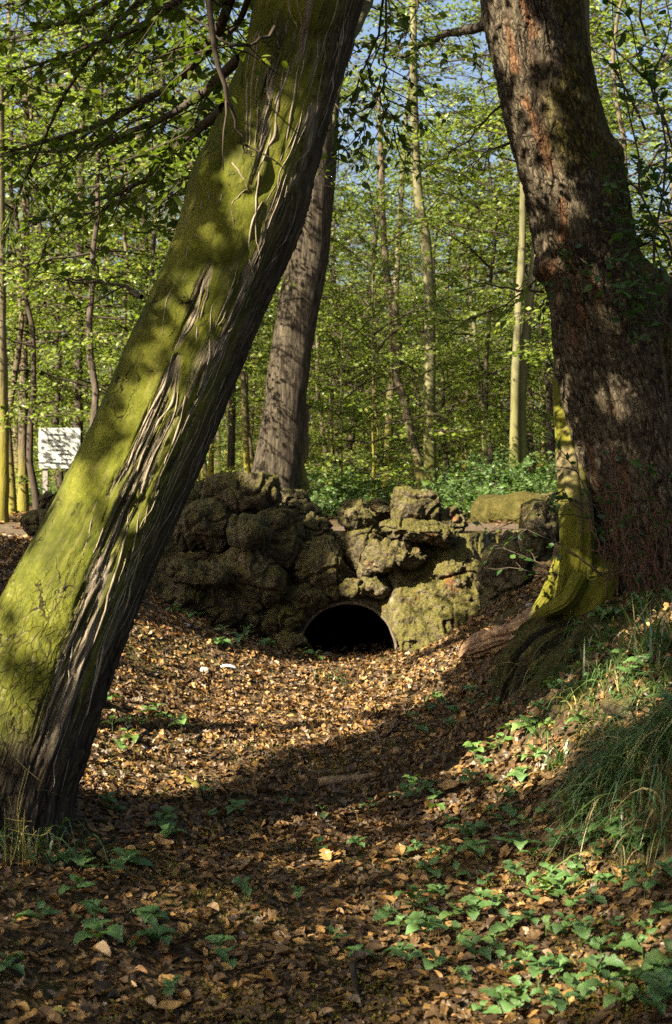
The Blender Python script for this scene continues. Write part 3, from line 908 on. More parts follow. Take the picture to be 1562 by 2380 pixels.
# old branch collar scars
for (sy, su, sr, amp) in [(435, -.05, .15, .022), (600, .1, .10, .012), (40, .25, .2, .03), (1180, .35, .10, -.015), (1780, -.1, .2, .02)]:
    dd = np.hypot((uu - su) * 0.26, (pyv - sy) * K * DL) / sr
    h += amp * np.exp(-dd ** 2 * 3) - amp * .7 * np.exp(-((dd - .75) / .18) ** 2)
V = (pts[:, None, :] + RAD[:, :, None] * nrm + h.reshape(PH.shape)[:, :, None] * nrm).reshape(-1, 3)
base = np.array([pts[-1][0], DL, 0.0])
leaner = thing('leaning_mossy_tree', 'thick leaning trunk covered in yellow green moss with ropy bare bark, on the left', 'tree', base)
obj_at('trunk', V, ring_quads(len(py), len(phi)), M['mossy_bark'], leaner, attrs=dict(strand=strand, crack=crack, bare=dark, zone=np.maximum(zone, bare), dirt=sstep(1250, 1600, pyv), arc=arc, len=ll))  # bare: stripped bark, darker foot and painted shade on the right side
TRUNK_L = (pts, rad, py)
GRID_L = V.reshape(len(py), len(phi), 3)
_r = np.array(rowsL, float)


def on_trunk(path, lift):
    """photo path (px, py) on the leaning trunk -> points on its surface"""
    c = resample(np.array(path, float), max(10, 5 * len(path)))
    L_, R_ = np.interp(c[:, 1], _r[:, 0], _r[:, 1]), np.interp(c[:, 1], _r[:, 0], _r[:, 2])
    ph = np.arcsin(np.clip((c[:, 0] - (L_ + R_) / 2) / ((R_ - L_) / 2), -.985, .985))
    fi = np.interp(c[:, 1], py, np.arange(len(py))); fj = np.interp(ph, phi, np.arange(len(phi)))
    i = np.clip(fi.astype(int), 0, len(py) - 2); j = np.clip(fj.astype(int), 0, len(phi) - 2)
    a, b = (fi - i)[:, None], (fj - j)[:, None]
    G = GRID_L
    p = (G[i, j] * (1 - a) + G[i + 1, j] * a) * (1 - b) + (G[i, j + 1] * (1 - a) + G[i + 1, j + 1] * a) * b
    cen_ = np.stack([np.interp(c[:, 1], py, pts[:, k]) for k in range(3)], 1)
    return p + unit(p - cen_) * lift


_rs = np.random.default_rng(17)
def strand_part(path, wpx):
    r0 = wpx * .25 * K * DL
    p = on_trunk(path, -.25 * r0)
    n = len(p)
    t = np.linspace(0, 1, n)
    p = p + np.stack([fbm(np.stack([t * 5 + _rs.uniform(0, 50), 0 * t, 0 * t], 1), 2, k) for k in range(3)], 1) * .006
    rr = r0 * (np.sin(np.pi * np.clip(t * .96 + .02, 0, 1)) ** .45) * (1 + .35 * vnoise(np.stack([t * 9 + _rs.uniform(0, 50), 0 * t, 0 * t], 1), 3))
    return tube(p, np.maximum(rr, .0008), 6)


STR = [([(635, 105), (641, 165), (621, 200), (620, 260), (626, 282), (615, 325), (607, 380)], 9), ([(626, 280), (645, 268)], 6),
       ([(672, 185), (665, 225), (650, 270), (645, 310), (640, 350), (622, 390), (610, 480)], 13), ([(700, 165), (690, 210), (685, 260), (676, 320), (668, 360), (650, 415)], 9), ([(715, 110), (710, 165), (700, 210), (694, 250)], 7),
       ([(742, 120), (735, 180), (720, 225)], 7), ([(757, 130), (750, 200), (738, 260), (725, 330)], 6), ([(595, 125), (580, 190), (567, 250), (574, 320), (572, 385)], 12), ([(605, 130), (592, 190), (578, 255), (582, 320), (580, 400)], 11), ([(588, 140), (572, 200), (562, 245)], 7),
       ([(612, 150), (602, 210), (590, 260), (590, 330)], 9), ([(660, 190), (652, 240), (640, 290), (632, 350), (615, 405), (600, 430)], 8), ([(597, 260), (600, 320), (596, 365), (590, 410)], 7), ([(700, 20), (690, 60), (700, 100), (688, 140)], 9), ([(665, 40), (672, 80), (690, 110)], 10), ([(690, 40), (730, 20), (775, 14), (800, 22)], 9),
       ([(520, 426), (545, 436), (566, 455), (580, 477)], 8), ([(580, 477), (556, 500), (540, 520)], 6), ([(472, 494), (475, 515), (467, 540), (472, 570)], 7), ([(458, 500), (452, 530), (440, 550)], 5), ([(492, 500), (485, 530)], 5), ([(515, 508), (500, 530)], 5), ([(542, 525), (550, 565)], 5), ([(520, 500), (514, 520)], 4),
       ([(615, 490), (595, 530), (590, 600), (598, 640)], 11), ([(610, 400), (606, 440), (600, 520), (612, 590)], 9), ([(434, 612), (450, 602), (470, 604), (482, 610)], 7), ([(433, 620), (430, 665), (425, 700)], 6), ([(407, 655), (400, 710), (385, 750), (377, 820)], 7), ([(480, 665), (473, 725), (455, 775), (425, 825)], 15), ([(495, 670), (486, 720), (470, 770)], 9),
       ([(505, 715), (500, 780), (495, 850), (480, 900)], 9), ([(470, 750), (467, 820)], 8), ([(548, 690), (530, 740), (515, 765)], 7), ([(410, 850), (391, 915), (358, 980), (326, 1050), (300, 1125)], 13), ([(425, 875), (415, 940), (380, 995), (345, 1065), (325, 1145)], 13), ([(445, 900), (440, 950), (425, 1000), (402, 1060)], 9), ([(432, 885), (424, 950), (398, 1010), (366, 1080), (345, 1160)], 9),
       ([(400, 950), (372, 990), (340, 1050), (318, 1110)], 8), ([(455, 980), (440, 1030), (420, 1065)], 8), ([(330, 1170), (308, 1260), (278, 1360), (240, 1470)], 12), ([(350, 1170), (330, 1270), (300, 1370), (262, 1480), (228, 1590)], 12), ([(368, 1150), (352, 1250), (322, 1350), (290, 1450)], 9), ([(318, 1150), (296, 1230), (268, 1310)], 8), ([(236, 1185), (225, 1230), (218, 1275)], 6), ([(225, 1250), (208, 1300)], 5), ([(262, 1215), (248, 1262), (228, 1300)], 6),
       ([(212, 1440), (196, 1500), (190, 1560)], 10), ([(285, 1400), (252, 1500), (225, 1600), (196, 1700)], 9), ([(250, 1520), (216, 1620), (185, 1720), (168, 1800)], 8), ([(220, 1560), (190, 1640), (160, 1730), (150, 1790)], 8)]
for path, w in STR:
    V_, F_ = strand_part(path, w)
    obj_at('bark_strand', V_, F_, M['strand_bark'], leaner)
for k in range(44):
    y0 = _rs.uniform(-260, 1330); ln_ = _rs.uniform(110, 420); u_ = _rs.uniform(.55, .97)
    yy = np.linspace(y0, y0 + ln_, 6)
    uu_ = np.clip(u_ + np.cumsum(_rs.normal(size=6)) * .035, .2, .98)
    L_, R_ = np.interp(yy, _r[:, 0], _r[:, 1]), np.interp(yy, _r[:, 0], _r[:, 2])
    V_, F_ = strand_part(np.stack([(L_ + R_) / 2 + uu_ * (R_ - L_) / 2, yy], 1), _rs.uniform(3.5, 6.5))
    obj_at('bark_strand', V_, F_, M['strand_bark'], leaner)

# ---- oak
DO = 9.0
rowsO = [(-1500, 1010, 1190), (-800, 1060, 1260), (-300, 1096, 1310), (0, 1126, 1345), (120, 1150, 1362), (250, 1176, 1388), (380, 1207, 1422), (450, 1222, 1450), (560, 1242, 1468), (640, 1262, 1492), (720, 1278, 1530), (850, 1300, 1580), (1000, 1334, 1640), (1150, 1348, 1700), (1260, 1366, 1740), (1340, 1372, 1775), (1400, 1350, 1830), (1460, 1310, 1900), (1520, 1270, 1960)]
pts, rad, nrm, phi, py, L = ring_trunk(rowsO, DO, 200, 520)
PH, PY = np.meshgrid(phi, py)
_, LL = np.meshgrid(phi, L)
uu = np.sin(PH).ravel(); pyv = PY.ravel(); ll = LL.ravel(); arc = (PH * rad[:, None]).ravel()
wx = 0.035 * fbm(np.stack([arc * 5, ll * 2.5, 0 * arc], 1), 3, 5)
wx = wx + .012 * fbm(np.stack([arc * 22, ll * 12, 0 * arc], 1), 3, 14)
f1, f2, pid = worley2((arc + wx) * 24, (ll + 0.8 * wx) * 6.5, 7)
g1, g2, gid = worley2((arc + wx) * 34, ll * 15, 8)
plate = sstep(0.0, 0.22, (f2 - f1) + 0.10 * fbm(np.stack([arc * 18, ll * 9, 0 * arc], 1), 3, 6))
small = sstep(0.0, 0.25, g2 - g1)
vert = 1 - np.abs(vnoise(np.stack([(arc + wx * 1.6) * 15, ll * 1.1, 0 * arc], 1), 9)) * 2.2
vert = np.maximum(vert, .8 - np.abs(vnoise(np.stack([(arc + wx * 2) * 31, ll * 2.4, 0 * arc], 1), 29)) * 2.2)
hi = sstep(900, 500, pyv)
plate = plate * (1 - .55 * hi) + .55 * hi * sstep(-.25, .35, vert)
rust = np.zeros_like(uu)
for (y0, y1, a0, a1, w) in [(-400, 330, -.30, -.22, .11), (60, 520, -.62, -.42, .10), (300, 760, -.42, -.52, .14), (560, 800, -.80, -.78, .16), (930, 1150, -.55, -.62, .12), (980, 1200, -.86, -.88, .10), (640, 760, -.2, -.2, .08)]:
    cc = np.interp(pyv, [y0, y1], [a0, a1])
    rust = np.maximum(rust, .7 * sstep(-.35, .15, vnoise(np.stack([arc * 14, ll * 6, 0 * arc], 1), 19)) * sstep(w * 1.1, w * .2, np.abs(uu - cc + .22 * fbm(np.stack([arc * 8, ll * 2, 0 * arc], 1), 3, 15))) * sstep(y0 - 30, y0 + 40, pyv) * sstep(y1 + 30, y1 - 40, pyv))
mn = fbm(np.stack([arc * 2.6, ll * 1.6, 0 * arc], 1), 4, 25)
moss = sstep(0.0, 0.30, mn + .38 * sstep(-.1, .6, uu) + .12 * sstep(700, 1000, pyv) - .15) * sstep(-.6, -.1, uu)
h = 0.019 * plate + 0.007 * small - 0.02 * rust * (1 - .5 * plate) + 0.03 * fbm(np.stack([arc * 2.2, ll * 1.2, 0 * arc], 1), 3, 16) + .006 * fbm(np.stack([arc * 25, ll * 14, 0 * arc], 1), 3, 17)
for (sy, su, sr, amp) in [(395, .95, .16, .06), (600, -.95, .10, .05), (735, .9, .30, .14), (640, -.55, .07, -.03), (330, -.55, .12, .02), (1080, .55, .16, .03), (860, .95, .2, .05)]:
    dd = np.hypot((uu - su) * 0.40, (pyv - sy) * K * DO) / sr
    h += amp * np.exp(-dd ** 2 * 2.5)
flare = sstep(1250, 1500, pyv)
h += 0.14 * flare * vnoise(np.stack([np.sin(PH).ravel() * 2.6, np.cos(PH).ravel() * 2.6, ll * .3], 1), 18)
V = (pts[:, None, :] + rad[:, None, None] * nrm + h.reshape(PH.shape)[:, :, None] * nrm).reshape(-1, 3)
oak = thing('leaning_oak', 'massive leaning trunk with cracked red brown and mossy bark, on the right bank', 'tree', (pts[-3][0], DO, 0.75))
obj_at('trunk', V, ring_quads(len(py), len(phi)), M['oak_bark'], oak, attrs=dict(plate=plate, rust=rust, moss=moss, arc=arc, len=ll))


def gnarly(rows, d, nseg=40, nlen=90, seed=0, amp=.03, mat='root', parent=None, name='root', dd=None):
    """rows: px, py, radius px, distance"""
    c = resample(np.array(rows, float), nlen)
    pts = np.array([P(a, b, e) for a, b, r, e in c])
    rad = np.maximum(c[:, 2], .5) * K * c[:, 3]
    t, a, b = frames(pts)
    th = np.arange(nseg) * 2 * math.pi / nseg
    n = np.cos(th)[None, :, None] * a[:, None] + np.sin(th)[None, :, None] * b[:, None]
    L = np.concatenate([[0], np.cumsum(np.linalg.norm(np.diff(pts, axis=0), axis=1))])
    TH, LL = np.meshgrid(th, L)
    q = np.stack([np.cos(TH).ravel() * 1.4, np.sin(TH).ravel() * 1.4, LL.ravel() * 1.6], 1)
    h = amp * fbm(q * 1.6, 4, seed) + amp * (.45 if amp < .08 else .15) * (1 - 2 * np.abs(vnoise(np.stack([np.cos(TH).ravel() * 3.4, np.sin(TH).ravel() * 3.4, LL.ravel() * 1.2], 1), seed + 4)))
    if amp > .05: h = h + .008 * (1 - 2 * np.abs(vnoise(np.stack([np.cos(TH).ravel() * 7, np.sin(TH).ravel() * 7, LL.ravel() * 2.0], 1), seed + 6))) + .035 * fbm(np.stack([np.cos(TH).ravel() * 3, np.sin(TH).ravel() * 3, LL.ravel() * 7], 1), 5, seed + 7, .65)
    V = pts[:, None] + (rad[:, None] + h.reshape(TH.shape) * (rad / rad.max())[:, None])[:, :, None] * n
    V = V.reshape(-1, 3)
    F = ring_quads(nlen, nseg)
    V = np.vstack([V, pts[0], pts[-1]])
    j = np.arange(nseg)
    caps = np.concatenate([np.stack([np.full(nseg, len(V) - 2), (j + 1) % nseg, j], 1), np.stack([np.full(nseg, len(V) - 1), (nlen - 1) * nseg + j, (nlen - 1) * nseg + (j + 1) % nseg], 1)])
    return obj_at(name, V, [F, caps], M[mat], parent)


# root plate of the oak, hanging over the hollow
gnarly([(1430, 1420, 60, 9.0), (1340, 1466, 50, 8.8), (1262, 1490, 46, 8.6), (1210, 1540, 40, 8.5), (1176, 1595, 28, 8.4), (1158, 1650, 10, 8.35)], 9, 70, 120, seed=3, amp=.10, parent=oak, mat='root_earth')
gnarly([(1500, 1420, 50, 8.9), (1420, 1470, 52, 8.4), (1340, 1540, 46, 8.1), (1285, 1600, 38, 7.95), (1258, 1670, 12, 7.9)], 9, 70, 120, seed=4, amp=.09, parent=oak, mat='root_earth')
gnarly([(1440, 1430, 46, 8.8), (1360, 1490, 46, 8.5), (1280, 1530, 46, 8.35), (1225, 1590, 34, 8.3), (1200, 1665, 12, 8.25)], 9, 70, 120, seed=21, amp=.09, parent=oak, mat='root_earth')
gnarly([(1330, 1400, 34, 9.1), (1230, 1462, 26, 9.6), (1150, 1488, 22, 10.0), (1092, 1508, 16, 10.3), (1070, 1526, 6, 10.35)], 9, 60, 120, seed=5, amp=.06, mat='root_brown', parent=oak)
gnarly([(1300, 1430, 20, 9.0), (1235, 1478, 15, 9.1), (1170, 1530, 12, 9.2), (1140, 1562, 6, 9.2)], 9, seed=6, amp=.03, mat='root', parent=oak)
gnarly([(1410, 1310, 30, 8.85), (1400, 1350, 34, 8.7), (1378, 1400, 36, 8.6), (1355, 1440, 24, 8.6)], 9, seed=8, amp=.03, mat='beech_moss', parent=oak)
gnarly([(1190, 1462, 12, 9.3), (1215, 1452, 15, 9.2), (1242, 1440, 8, 9.2)], 9, 24, 30, seed=7, amp=.02, mat='log', parent=oak, name='broken_root')

# slim mossy beech in front-left of the oak
DS = 9.5
slim = thing('slim_mossy_beech', 'slim smooth trunk with bright yellow green moss pressed against the left of the oak', 'tree', P(1310, 1400, DS))
gnarly([(1355, -500, 22, 9.75), (1345, 0, 24, 9.75), (1345, 300, 26, 9.75), (1335, 640, 28, 9.75), (1318, 850, 29, 9.55), (1320, 1000, 30, 9.2), (1329, 1100, 33, 8.95), (1340, 1200, 37, 8.75), (1342, 1290, 40, 8.72), (1338, 1360, 43, 8.74), (1332, 1410, 46, 8.78), (1326, 1470, 48, 8.8)], DS, 48, 260, seed=9, amp=.03, mat='beech_moss', parent=slim, name='trunk')
gnarly([(1312, 1310, 20, 8.8), (1284, 1370, 17, 8.9), (1254, 1415, 13, 9.0), (1232, 1450, 9, 9.1)], DS, seed=10, amp=.025, mat='beech_moss', parent=slim)
gnarly([(1350, 1340, 20, 8.55), (1318, 1395, 18, 8.5), (1272, 1420, 13, 8.6), (1240, 1434, 6, 8.7)], DS, seed=12, amp=.025, mat='beech_moss', parent=slim)

# roots at the foot of the leaning tree
gnarly([(-60, 1860, 60, 6.0), (-90, 1950, 56, 5.8), (-120, 2030, 30, 5.7)], 6, seed=14, amp=.03, parent=leaner)

# ------------------------------------------------------------------ leaf templates
T_DIAMOND = (np.array([[0, 0, 0], [.45, .30, .05], [1, 0, -.06], [.45, -.30, .05]], float), np.array([[0, 1, 2], [0, 2, 3]]))
T_OVATE = (np.array([[0, 0, 0], [.22, .24, .05], [.55, .29, .04], [.85, .12, -.02], [1.05, 0, -.08], [.85, -.12, -.02], [.55, -.29, .04], [.22, -.24, .05], [.5, 0, -.02]], float),
           np.array([[8, 0, 1], [8, 1, 2], [8, 2, 3], [8, 3, 4], [8, 4, 5], [8, 5, 6], [8, 6, 7], [8, 7, 0]]))


def rand_unit(n):
    return unit(rng.normal(size=(n, 3)))


def leaves_on(segA, segB, per_m, size, flat=0.55, templ=T_DIAMOND, spread=0.03, tbias=None):
    """leaves spread along many twig segments"""
    A, B = np.array(segA), np.array(segB)
    ln = np.linalg.norm(B - A, axis=1)
    cnt = rng.poisson(ln * per_m)
    idx = np.repeat(np.arange(len(A)), cnt)
    n = len(idx)
    if n == 0: return np.zeros((0, 3)), np.zeros((0, 3), int), np.zeros(0)
    t = rng.random(n)[:, None]
    tw = unit(B - A)[idx]
    pos = A[idx] * (1 - t) + B[idx] * t + rng.normal(size=(n, 3)) * spread
    side = unit(np.cross(tw, np.array([0, 0, 1.0])) + 1e-6) * np.sign(rng.random(n) - .5)[:, None]
    d = unit(tw * 0.7 + side * rng.uniform(.4, 1.3, (n, 1)) + rng.normal(size=(n, 3)) * .3 + np.array([0, 0, -.18]))
    nr = unit(np.array([0, 0, 1.0]) + rng.normal(size=(n, 3)) * flat)
    sc = size * rng.uniform(.6, 1.25, n)
    ti = np.clip(rng.random(n) * .75 + np.repeat(rng.random(len(A)), cnt) * .3, 0, 1)
    return scatter(templ[0], templ[1], pos, d, nr, sc, ti)


def limb_system(starts, nseed, twig_sides=3, thick=1.0):
    """starts: list of (p0, dir(3), length, radius, rise, droop, twigs, twig_len)
    -> wood parts, twig segments (A, B)"""
    r = np.random.default_rng(nseed)
    wood, A, B = [], [], []
    for p0, dr, ln, rad, rise, droop, ntw, twl in starts:
        n = 9
        t = np.linspace(0, 1, n)
        dr = unit(np.array(dr, float))
        sidev = unit(np.cross(dr, [0, 0, 1.0]) + 1e-6)
        bend = r.normal() * .16 * ln
        pts = np.array(p0) + t[:, None] * ln * dr + sidev * (bend * t ** 2 + np.cumsum(r.normal(size=n)) * .018 * ln)[:, None]
        pts[:, 2] += ln * (rise * t - droop * t ** 2) + np.cumsum(r.normal(size=n)) * .012 * ln
        wood.append(tube(pts, np.maximum(rad * (1 - t * .9), .0035) * thick, 5))
        for k in range(ntw):
            u = .12 + .88 * (k + r.random()) / ntw
            i = min(int(u * (n - 1)), n - 2); f = u * (n - 1) - i
            q = pts[i] * (1 - f) + pts[i + 1] * f
            tg = unit(pts[i + 1] - pts[i])
            sd_ = unit(np.cross(tg, [0, 0, 1.0]) + 1e-6) * (1 if k % 2 else -1)
            dv = unit(tg * r.uniform(.5, 1.2) + sd_ * r.uniform(.6, 1.1) + np.array([0, 0, r.normal() * .16]))
            tl = twl * (1.15 - u * .7) * r.uniform(.55, 1.25)
            m = 4
            tt = np.linspace(0, 1, m)
            tp = q + tt[:, None] * tl * dv + np.cumsum(r.normal(size=(m, 3)), 0) * .04 * tl
            tp[:, 2] -= .14 * tl * tt ** 2
            wood.append(tube(tp, np.maximum(.009 * (1 - tt * .8), .0025) * thick, twig_sides))
            for j in range(m - 1):
                A.append(tp[j]); B.append(tp[j + 1])
            for w in range(3):           # short side shoots
                e = tp[1 + w % (m - 1)]
                dv2 = unit(dv * .7 + sd_ * r.normal() * .9 + tg * .8 * (1 if w % 2 else -.3) + np.array([0, 0, r.normal() * .18]))
                A.append(e); B.append(e + dv2 * tl * r.uniform(.25, .5))
        for j in range(n // 2, n - 1):
            A.append(pts[j]); B.append(pts[j + 1])
    return wood, np.array(A), np.array(B)


# crown variants, shared by the trees of the wood (unit tree: trunk along z, real metres)
def crown_variant(seed, h0, h1, R, nb, per_m, leaf, el0=15, el1=55, shape=1.0, tw=11, droop=.22):
    r = np.random.default_rng(seed)
    st = []
    for k in range(nb):
        u = (k + r.random()) / nb
        z = h0 + (h1 - h0) * u
        az = k * 2.39996 + r.normal() * .5
        prof = (math.sin(math.pi * min(1, .18 + .82 * u) ** shape) * .8 + .25)
        ln = R * prof * r.uniform(.65, 1.15)
        el = math.radians(el0 + (el1 - el0) * u ** 2 + r.normal() * 8)
        st.append(((0, 0, z), (math.cos(az) * math.cos(el), math.sin(az) * math.cos(el), math.sin(el)), ln, .008 + .0045 * ln, .05, droop, tw, ln * .42))
    wood, A, B = limb_system(st, seed)
    Vw, Fw = joined(wood)
    Vl, Fl, ti = leaves_on(A, B, per_m, leaf, flat=.85)
    return (Vw, Fw), (Vl, Fl, ti)


CROWNS = {}
def crown_meshes(key, seed, mats, **kw):
    (Vw, Fw), (Vl, Fl, ti) = crown_variant(seed, **kw)
    CROWNS[key] = (make_mesh('limbs', Vw, Fw, M['twig']), [make_mesh('crown', Vl, Fl, M[mt], dict(tint=ti), smooth=False) for mt in mats])


LM = ['leaf', 'leaf_dark', 'leaf_rusty']
for k in range(4):      # tall slender forest trees
    crown_meshes('tall%d' % k, 100 + k, LM, h0=3.2 + k * .5, h1=14.5, R=2.6 + .2 * k, nb=18, per_m=2.6, leaf=.085, shape=1.2)
for k in range(4):      # young hornbeams leafy from the foot
    crown_meshes('young%d' % k, 200 + k, LM, h0=1.3 + .3 * k, h1=8.0, R=2.7, nb=25, per_m=17, leaf=.078, el0=4, el1=45, droop=.12)
for k in range(2):      # sparse crowns high in the sky
    crown_meshes('sparse%d' % k, 300 + k, LM, h0=5.5, h1=17, R=3.6, nb=24, per_m=3.0, leaf=.085, el0=25, el1=60)


def trunk_mesh(h, r0, seed, mat, wob=.12, lean=(0, 0), n=12, rows=18):
    r = np.random.default_rng(seed)
    t = np.linspace(0, 1, rows)
    z = t * h - .15
    w = np.cumsum(r.normal(size=(rows, 2)), 0) * wob * .25
    w -= w[0]
    pts = np.stack([lean[0] * t * h + w[:, 0], lean[1] * t * h + w[:, 1], z], 1)
    rad = r0 * (1 - .8 * t) * (1 + .45 * np.exp(-np.maximum(z, 0) * 3.0))
    V, fs = tube(pts, rad, n)
    V = V + .12 * r0 * fbm(V * np.array([6, 6, 1.5]) + seed, 2, seed)[:, None] * unit(V - np.repeat(pts, n, 0))
    return make_mesh('trunk', V, fs, M[mat]), pts


TRUNKS = [(trunk_mesh(h, r, 500 + k, mt, lean=l)[0], mt) for k, (h, r, mt, l) in enumerate([
    (15, .10, 'bark_dark', (0, 0)), (15, .085, 'bark_brown', (.02, 0)), (14, .11, 'bark_moss', (-.02, 0)), (15, .075, 'bark_dark', (.03, 0)), (14, .12, 'bark_brown', (-.03, .01)), (15, .09, 'bark_pale', (.01, 0)), (13, .065, 'bark_moss', (.05, 0)), (15, .14, 'bark_dark', (-.01, 0))])]
YTRUNKS = [(trunk_mesh(8.3, r, 600 + k, mt, wob=.2)[0], mt) for k, (r, mt) in enumerate([(.05, 'twig'), (.06, 'bark_dark'), (.045, 'bark_moss'), (.055, 'bark_brown')])]


def place_tree(x, y, tm, key, lm, label, group, sc=1.0, rz=0.0, cat='tree', name='forest_tree', crown=True, csc=None):
    t = thing(name, label, cat, (x, y, H1(x, y) - .03), group, rz)
    t.scale = (sc, sc, sc)
    obj('trunk', tm, t)
    if crown:
        l = obj('limbs', CROWNS[key][0], t); c = obj('crown', CROWNS[key][1][lm], t)
        if csc: l.scale = c.scale = csc
    return t


def at(px, d):
    return (px - 781) * K * d


# ---- trees one can single out
def own_tree(name, label, rows, d, mat, crown=None, seed=0, amp=.02, csc=None, cz=0.0, nseg=16, nlen=60, lm=0):
    """rows: px, py, radius px at distance d"""
    bx = at(rows[-1][0], d)
    t = thing(name, label, 'tree', (bx, d, H1(bx, d) - .05))
    c = resample(np.array(rows, float), nlen)
    pts = np.array([P(a, b, d) for a, b, r in c]); rad = c[:, 2] * K * d
    tt, a, b = frames(pts)
    th = np.arange(nseg) * 2 * math.pi / nseg
    n = np.cos(th)[None, :, None] * a[:, None] + np.sin(th)[None, :, None] * b[:, None]
    V = (pts[:, None] + rad[:, None, None] * n)
    q = V.reshape(-1, 3)
    V = q + (amp * fbm(q * np.array([5, 5, 2.0]), 3, seed))[:, None] * n.reshape(-1, 3)
    obj_at('trunk', V, ring_quads(nlen, nseg), M[mat], t)
    if crown:
        l = obj('limbs', CROWNS[crown][0], t); cr = obj('crown', CROWNS[crown][1][lm], t)
        top = pts[0] - world_loc(t)
        for o in (l, cr):
            o.rotation_euler = (0, 0, seed * 1.3)
            o.location = (top[0] * .5, 0, cz)
            if csc: o.scale = csc
    return t


mid = own_tree('oak_tree', 'stout furrowed grey brown trunk leaning right behind the rockwork, seen past the leaning tree',
               [(790, -900, 30), (768, -300, 38), (752, 150, 42), (735, 420, 44), (715, 600, 46), (692, 720, 47), (672, 860, 48), (655, 1000, 51), (642, 1090, 55), (634, 1160, 60), (630, 1210, 66)], 18.5, 'bark_furrow', 'sparse0', 1, .03, cz=2.0, nseg=40, nlen=150)
gn = np.array([(716, 940, 8), (706, 985, 13), (704, 1025, 15), (700, 1065, 14), (698, 1110, 16), (694, 1160, 18), (690, 1215, 20)], float)
c = resample(gn, 50); pts = np.array([P(a, b, 18.7) for a, b, r in c])
V, fs = tube(pts, c[:, 2] * K * 18.7, 18)
V = V + .05 * fbm(V * 7, 3, 3)[:, None] * unit(V - np.repeat(pts, 18, 0))
obj_at('burl_stem', V, fs, M['bark_brown'], mid)

own_tree('beech_tree', 'pale smooth single beech trunk standing behind the right hand rocks',
         [(960, -300, 6), (962, 200, 9), (972, 450, 11), (990, 560, 12), (998, 700, 12), (999, 850, 13.5), (998, 1000, 13.5), (1000, 1100, 14.5), (1002, 1160, 16), (1003, 1200, 19)], 22, 'bark_pale', 'tall1', 2, .01, cz=2.5)
db = own_tree('twin_beech', 'pair of pale smooth beech stems joined at the foot, left of the oak',
         [(1222, -200, 7), (1218, 300, 8.5), (1214, 560, 9), (1206, 700, 9.5), (1199, 850, 10), (1196, 960, 10.5), (1195, 1060, 12), (1196, 1130, 14), (1198, 1205, 17)], 20, 'bark_pale', 'sparse1', 3, .008, cz=2.0)
c = resample(np.array([(1275, -150, 7), (1262, 300, 9), (1246, 560, 10), (1228, 720, 11), (1214, 860, 12.5), (1209, 960, 13), (1212, 1060, 14), (1213, 1130, 15), (1212, 1205, 18)], float), 60)
pts = np.array([P(a, b, 20.15) for a, b, r in c]); V, fs = tube(pts, c[:, 2] * K * 20.15, 16)
obj_at('trunk', V, fs, M['bark_pale'], db)
own_tree('crooked_tree', 'crooked brown trunk bending over beside the pale beech',
         [(880, 200, 5), (888, 450, 7), (900, 640, 9), (918, 740, 12), (922, 830, 12), (922, 880, 10), (938, 930, 11), (950, 990, 11), (962, 1040, 11), (974, 1090, 11), (986, 1150, 12), (994, 1195, 14)], 23, 'bark_brown', 'young1', 4, .03, cz=4.0)
own_tree('mossy_tree', 'thin trunk with a bright yellow mossy foot behind the rocks, left of the crooked trunk',
         [(950, 200, 4), (930, 500, 6), (918, 720, 7), (910, 850, 8.5), (906, 950, 9), (903, 1050, 10.5), (901, 1110, 12), (900, 1190, 16)], 25, 'bark_moss', 'tall0', 5, .01, cz=2.5)
own_tree('grey_tree', 'greyish trunk leaning right in the open wood, in the gap right of the stout trunk',
         [(900, 300, 4), (868, 600, 6), (842, 850, 8), (822, 980, 9), (806, 1070, 10), (796, 1180, 12)], 30, 'bark_brown', 'tall2', 6, .01, cz=3, lm=2)
own_tree('mossy_tree', 'trunk with mossy foot at the left edge of the picture beyond the path',
         [(0, 200, 9), (2, 600, 11), (4, 850, 13), (6, 1000, 15), (4, 1120, 17), (0, 1190, 22), (-4, 1225, 30)], 17.5, 'bark_moss', 'young0', 7, .02, cz=3.5)
own_tree('brown_tree', 'brown trunk with mossy foot left of the white sign',
         [(62, 200, 7), (60, 600, 8.5), (56, 850, 9.5), (54, 1000, 10), (54, 1100, 11), (54, 1185, 14), (54, 1215, 18)], 21, 'bark_brown', 'tall3', 8, .015, cz=3)
own_tree('dark_tree', 'dark trunk rising just behind the top right corner of the white sign',
         [(192, 200, 8), (186, 600, 9), (183, 850, 9.5), (182, 1000, 10), (183, 1100, 11), (184, 1205, 14)], 22.5, 'bark_dark', 'tall1', 9, .015, cz=3)
own_tree('dark_tree', 'dark leaning trunk right of the twin pale beech, close to the oak',
         [(1240, 650, 6), (1262, 800, 7), (1276, 900, 9), (1280, 1000, 10), (1282, 1100, 11), (1284, 1190, 13)], 24, 'bark_dark', 'young2', 10, .015, cz=2)
own_tree('pale_tree', 'thin pale trunk with bare forked branch between the two pale beeches',
         [(1075, 500, 4), (1095, 700, 5), (1112, 850, 6), (1120, 940, 6.5), (1128, 1050, 7), (1132, 1175, 9)], 26, 'bark_pale', 'young3', 11, .01, cz=2.5)
own_tree('dark_tree', 'straight dark trunk in the narrow gap between the leaning mossy tree and the stout trunk',
         [(545, 500, 7), (541, 800, 8), (539, 950, 8.5), (537, 1080, 9), (536, 1185, 12)], 26, 'bark_dark', 'tall0', 12, .012, cz=3)
own_tree('mossy_tree', 'thin yellow mossy trunk close to the right edge of the leaning mossy tree',
         [(500, 800, 5), (494, 950, 6), (491, 1050, 7), (489, 1185, 9)], 27, 'bark_moss', None, 13, .01)

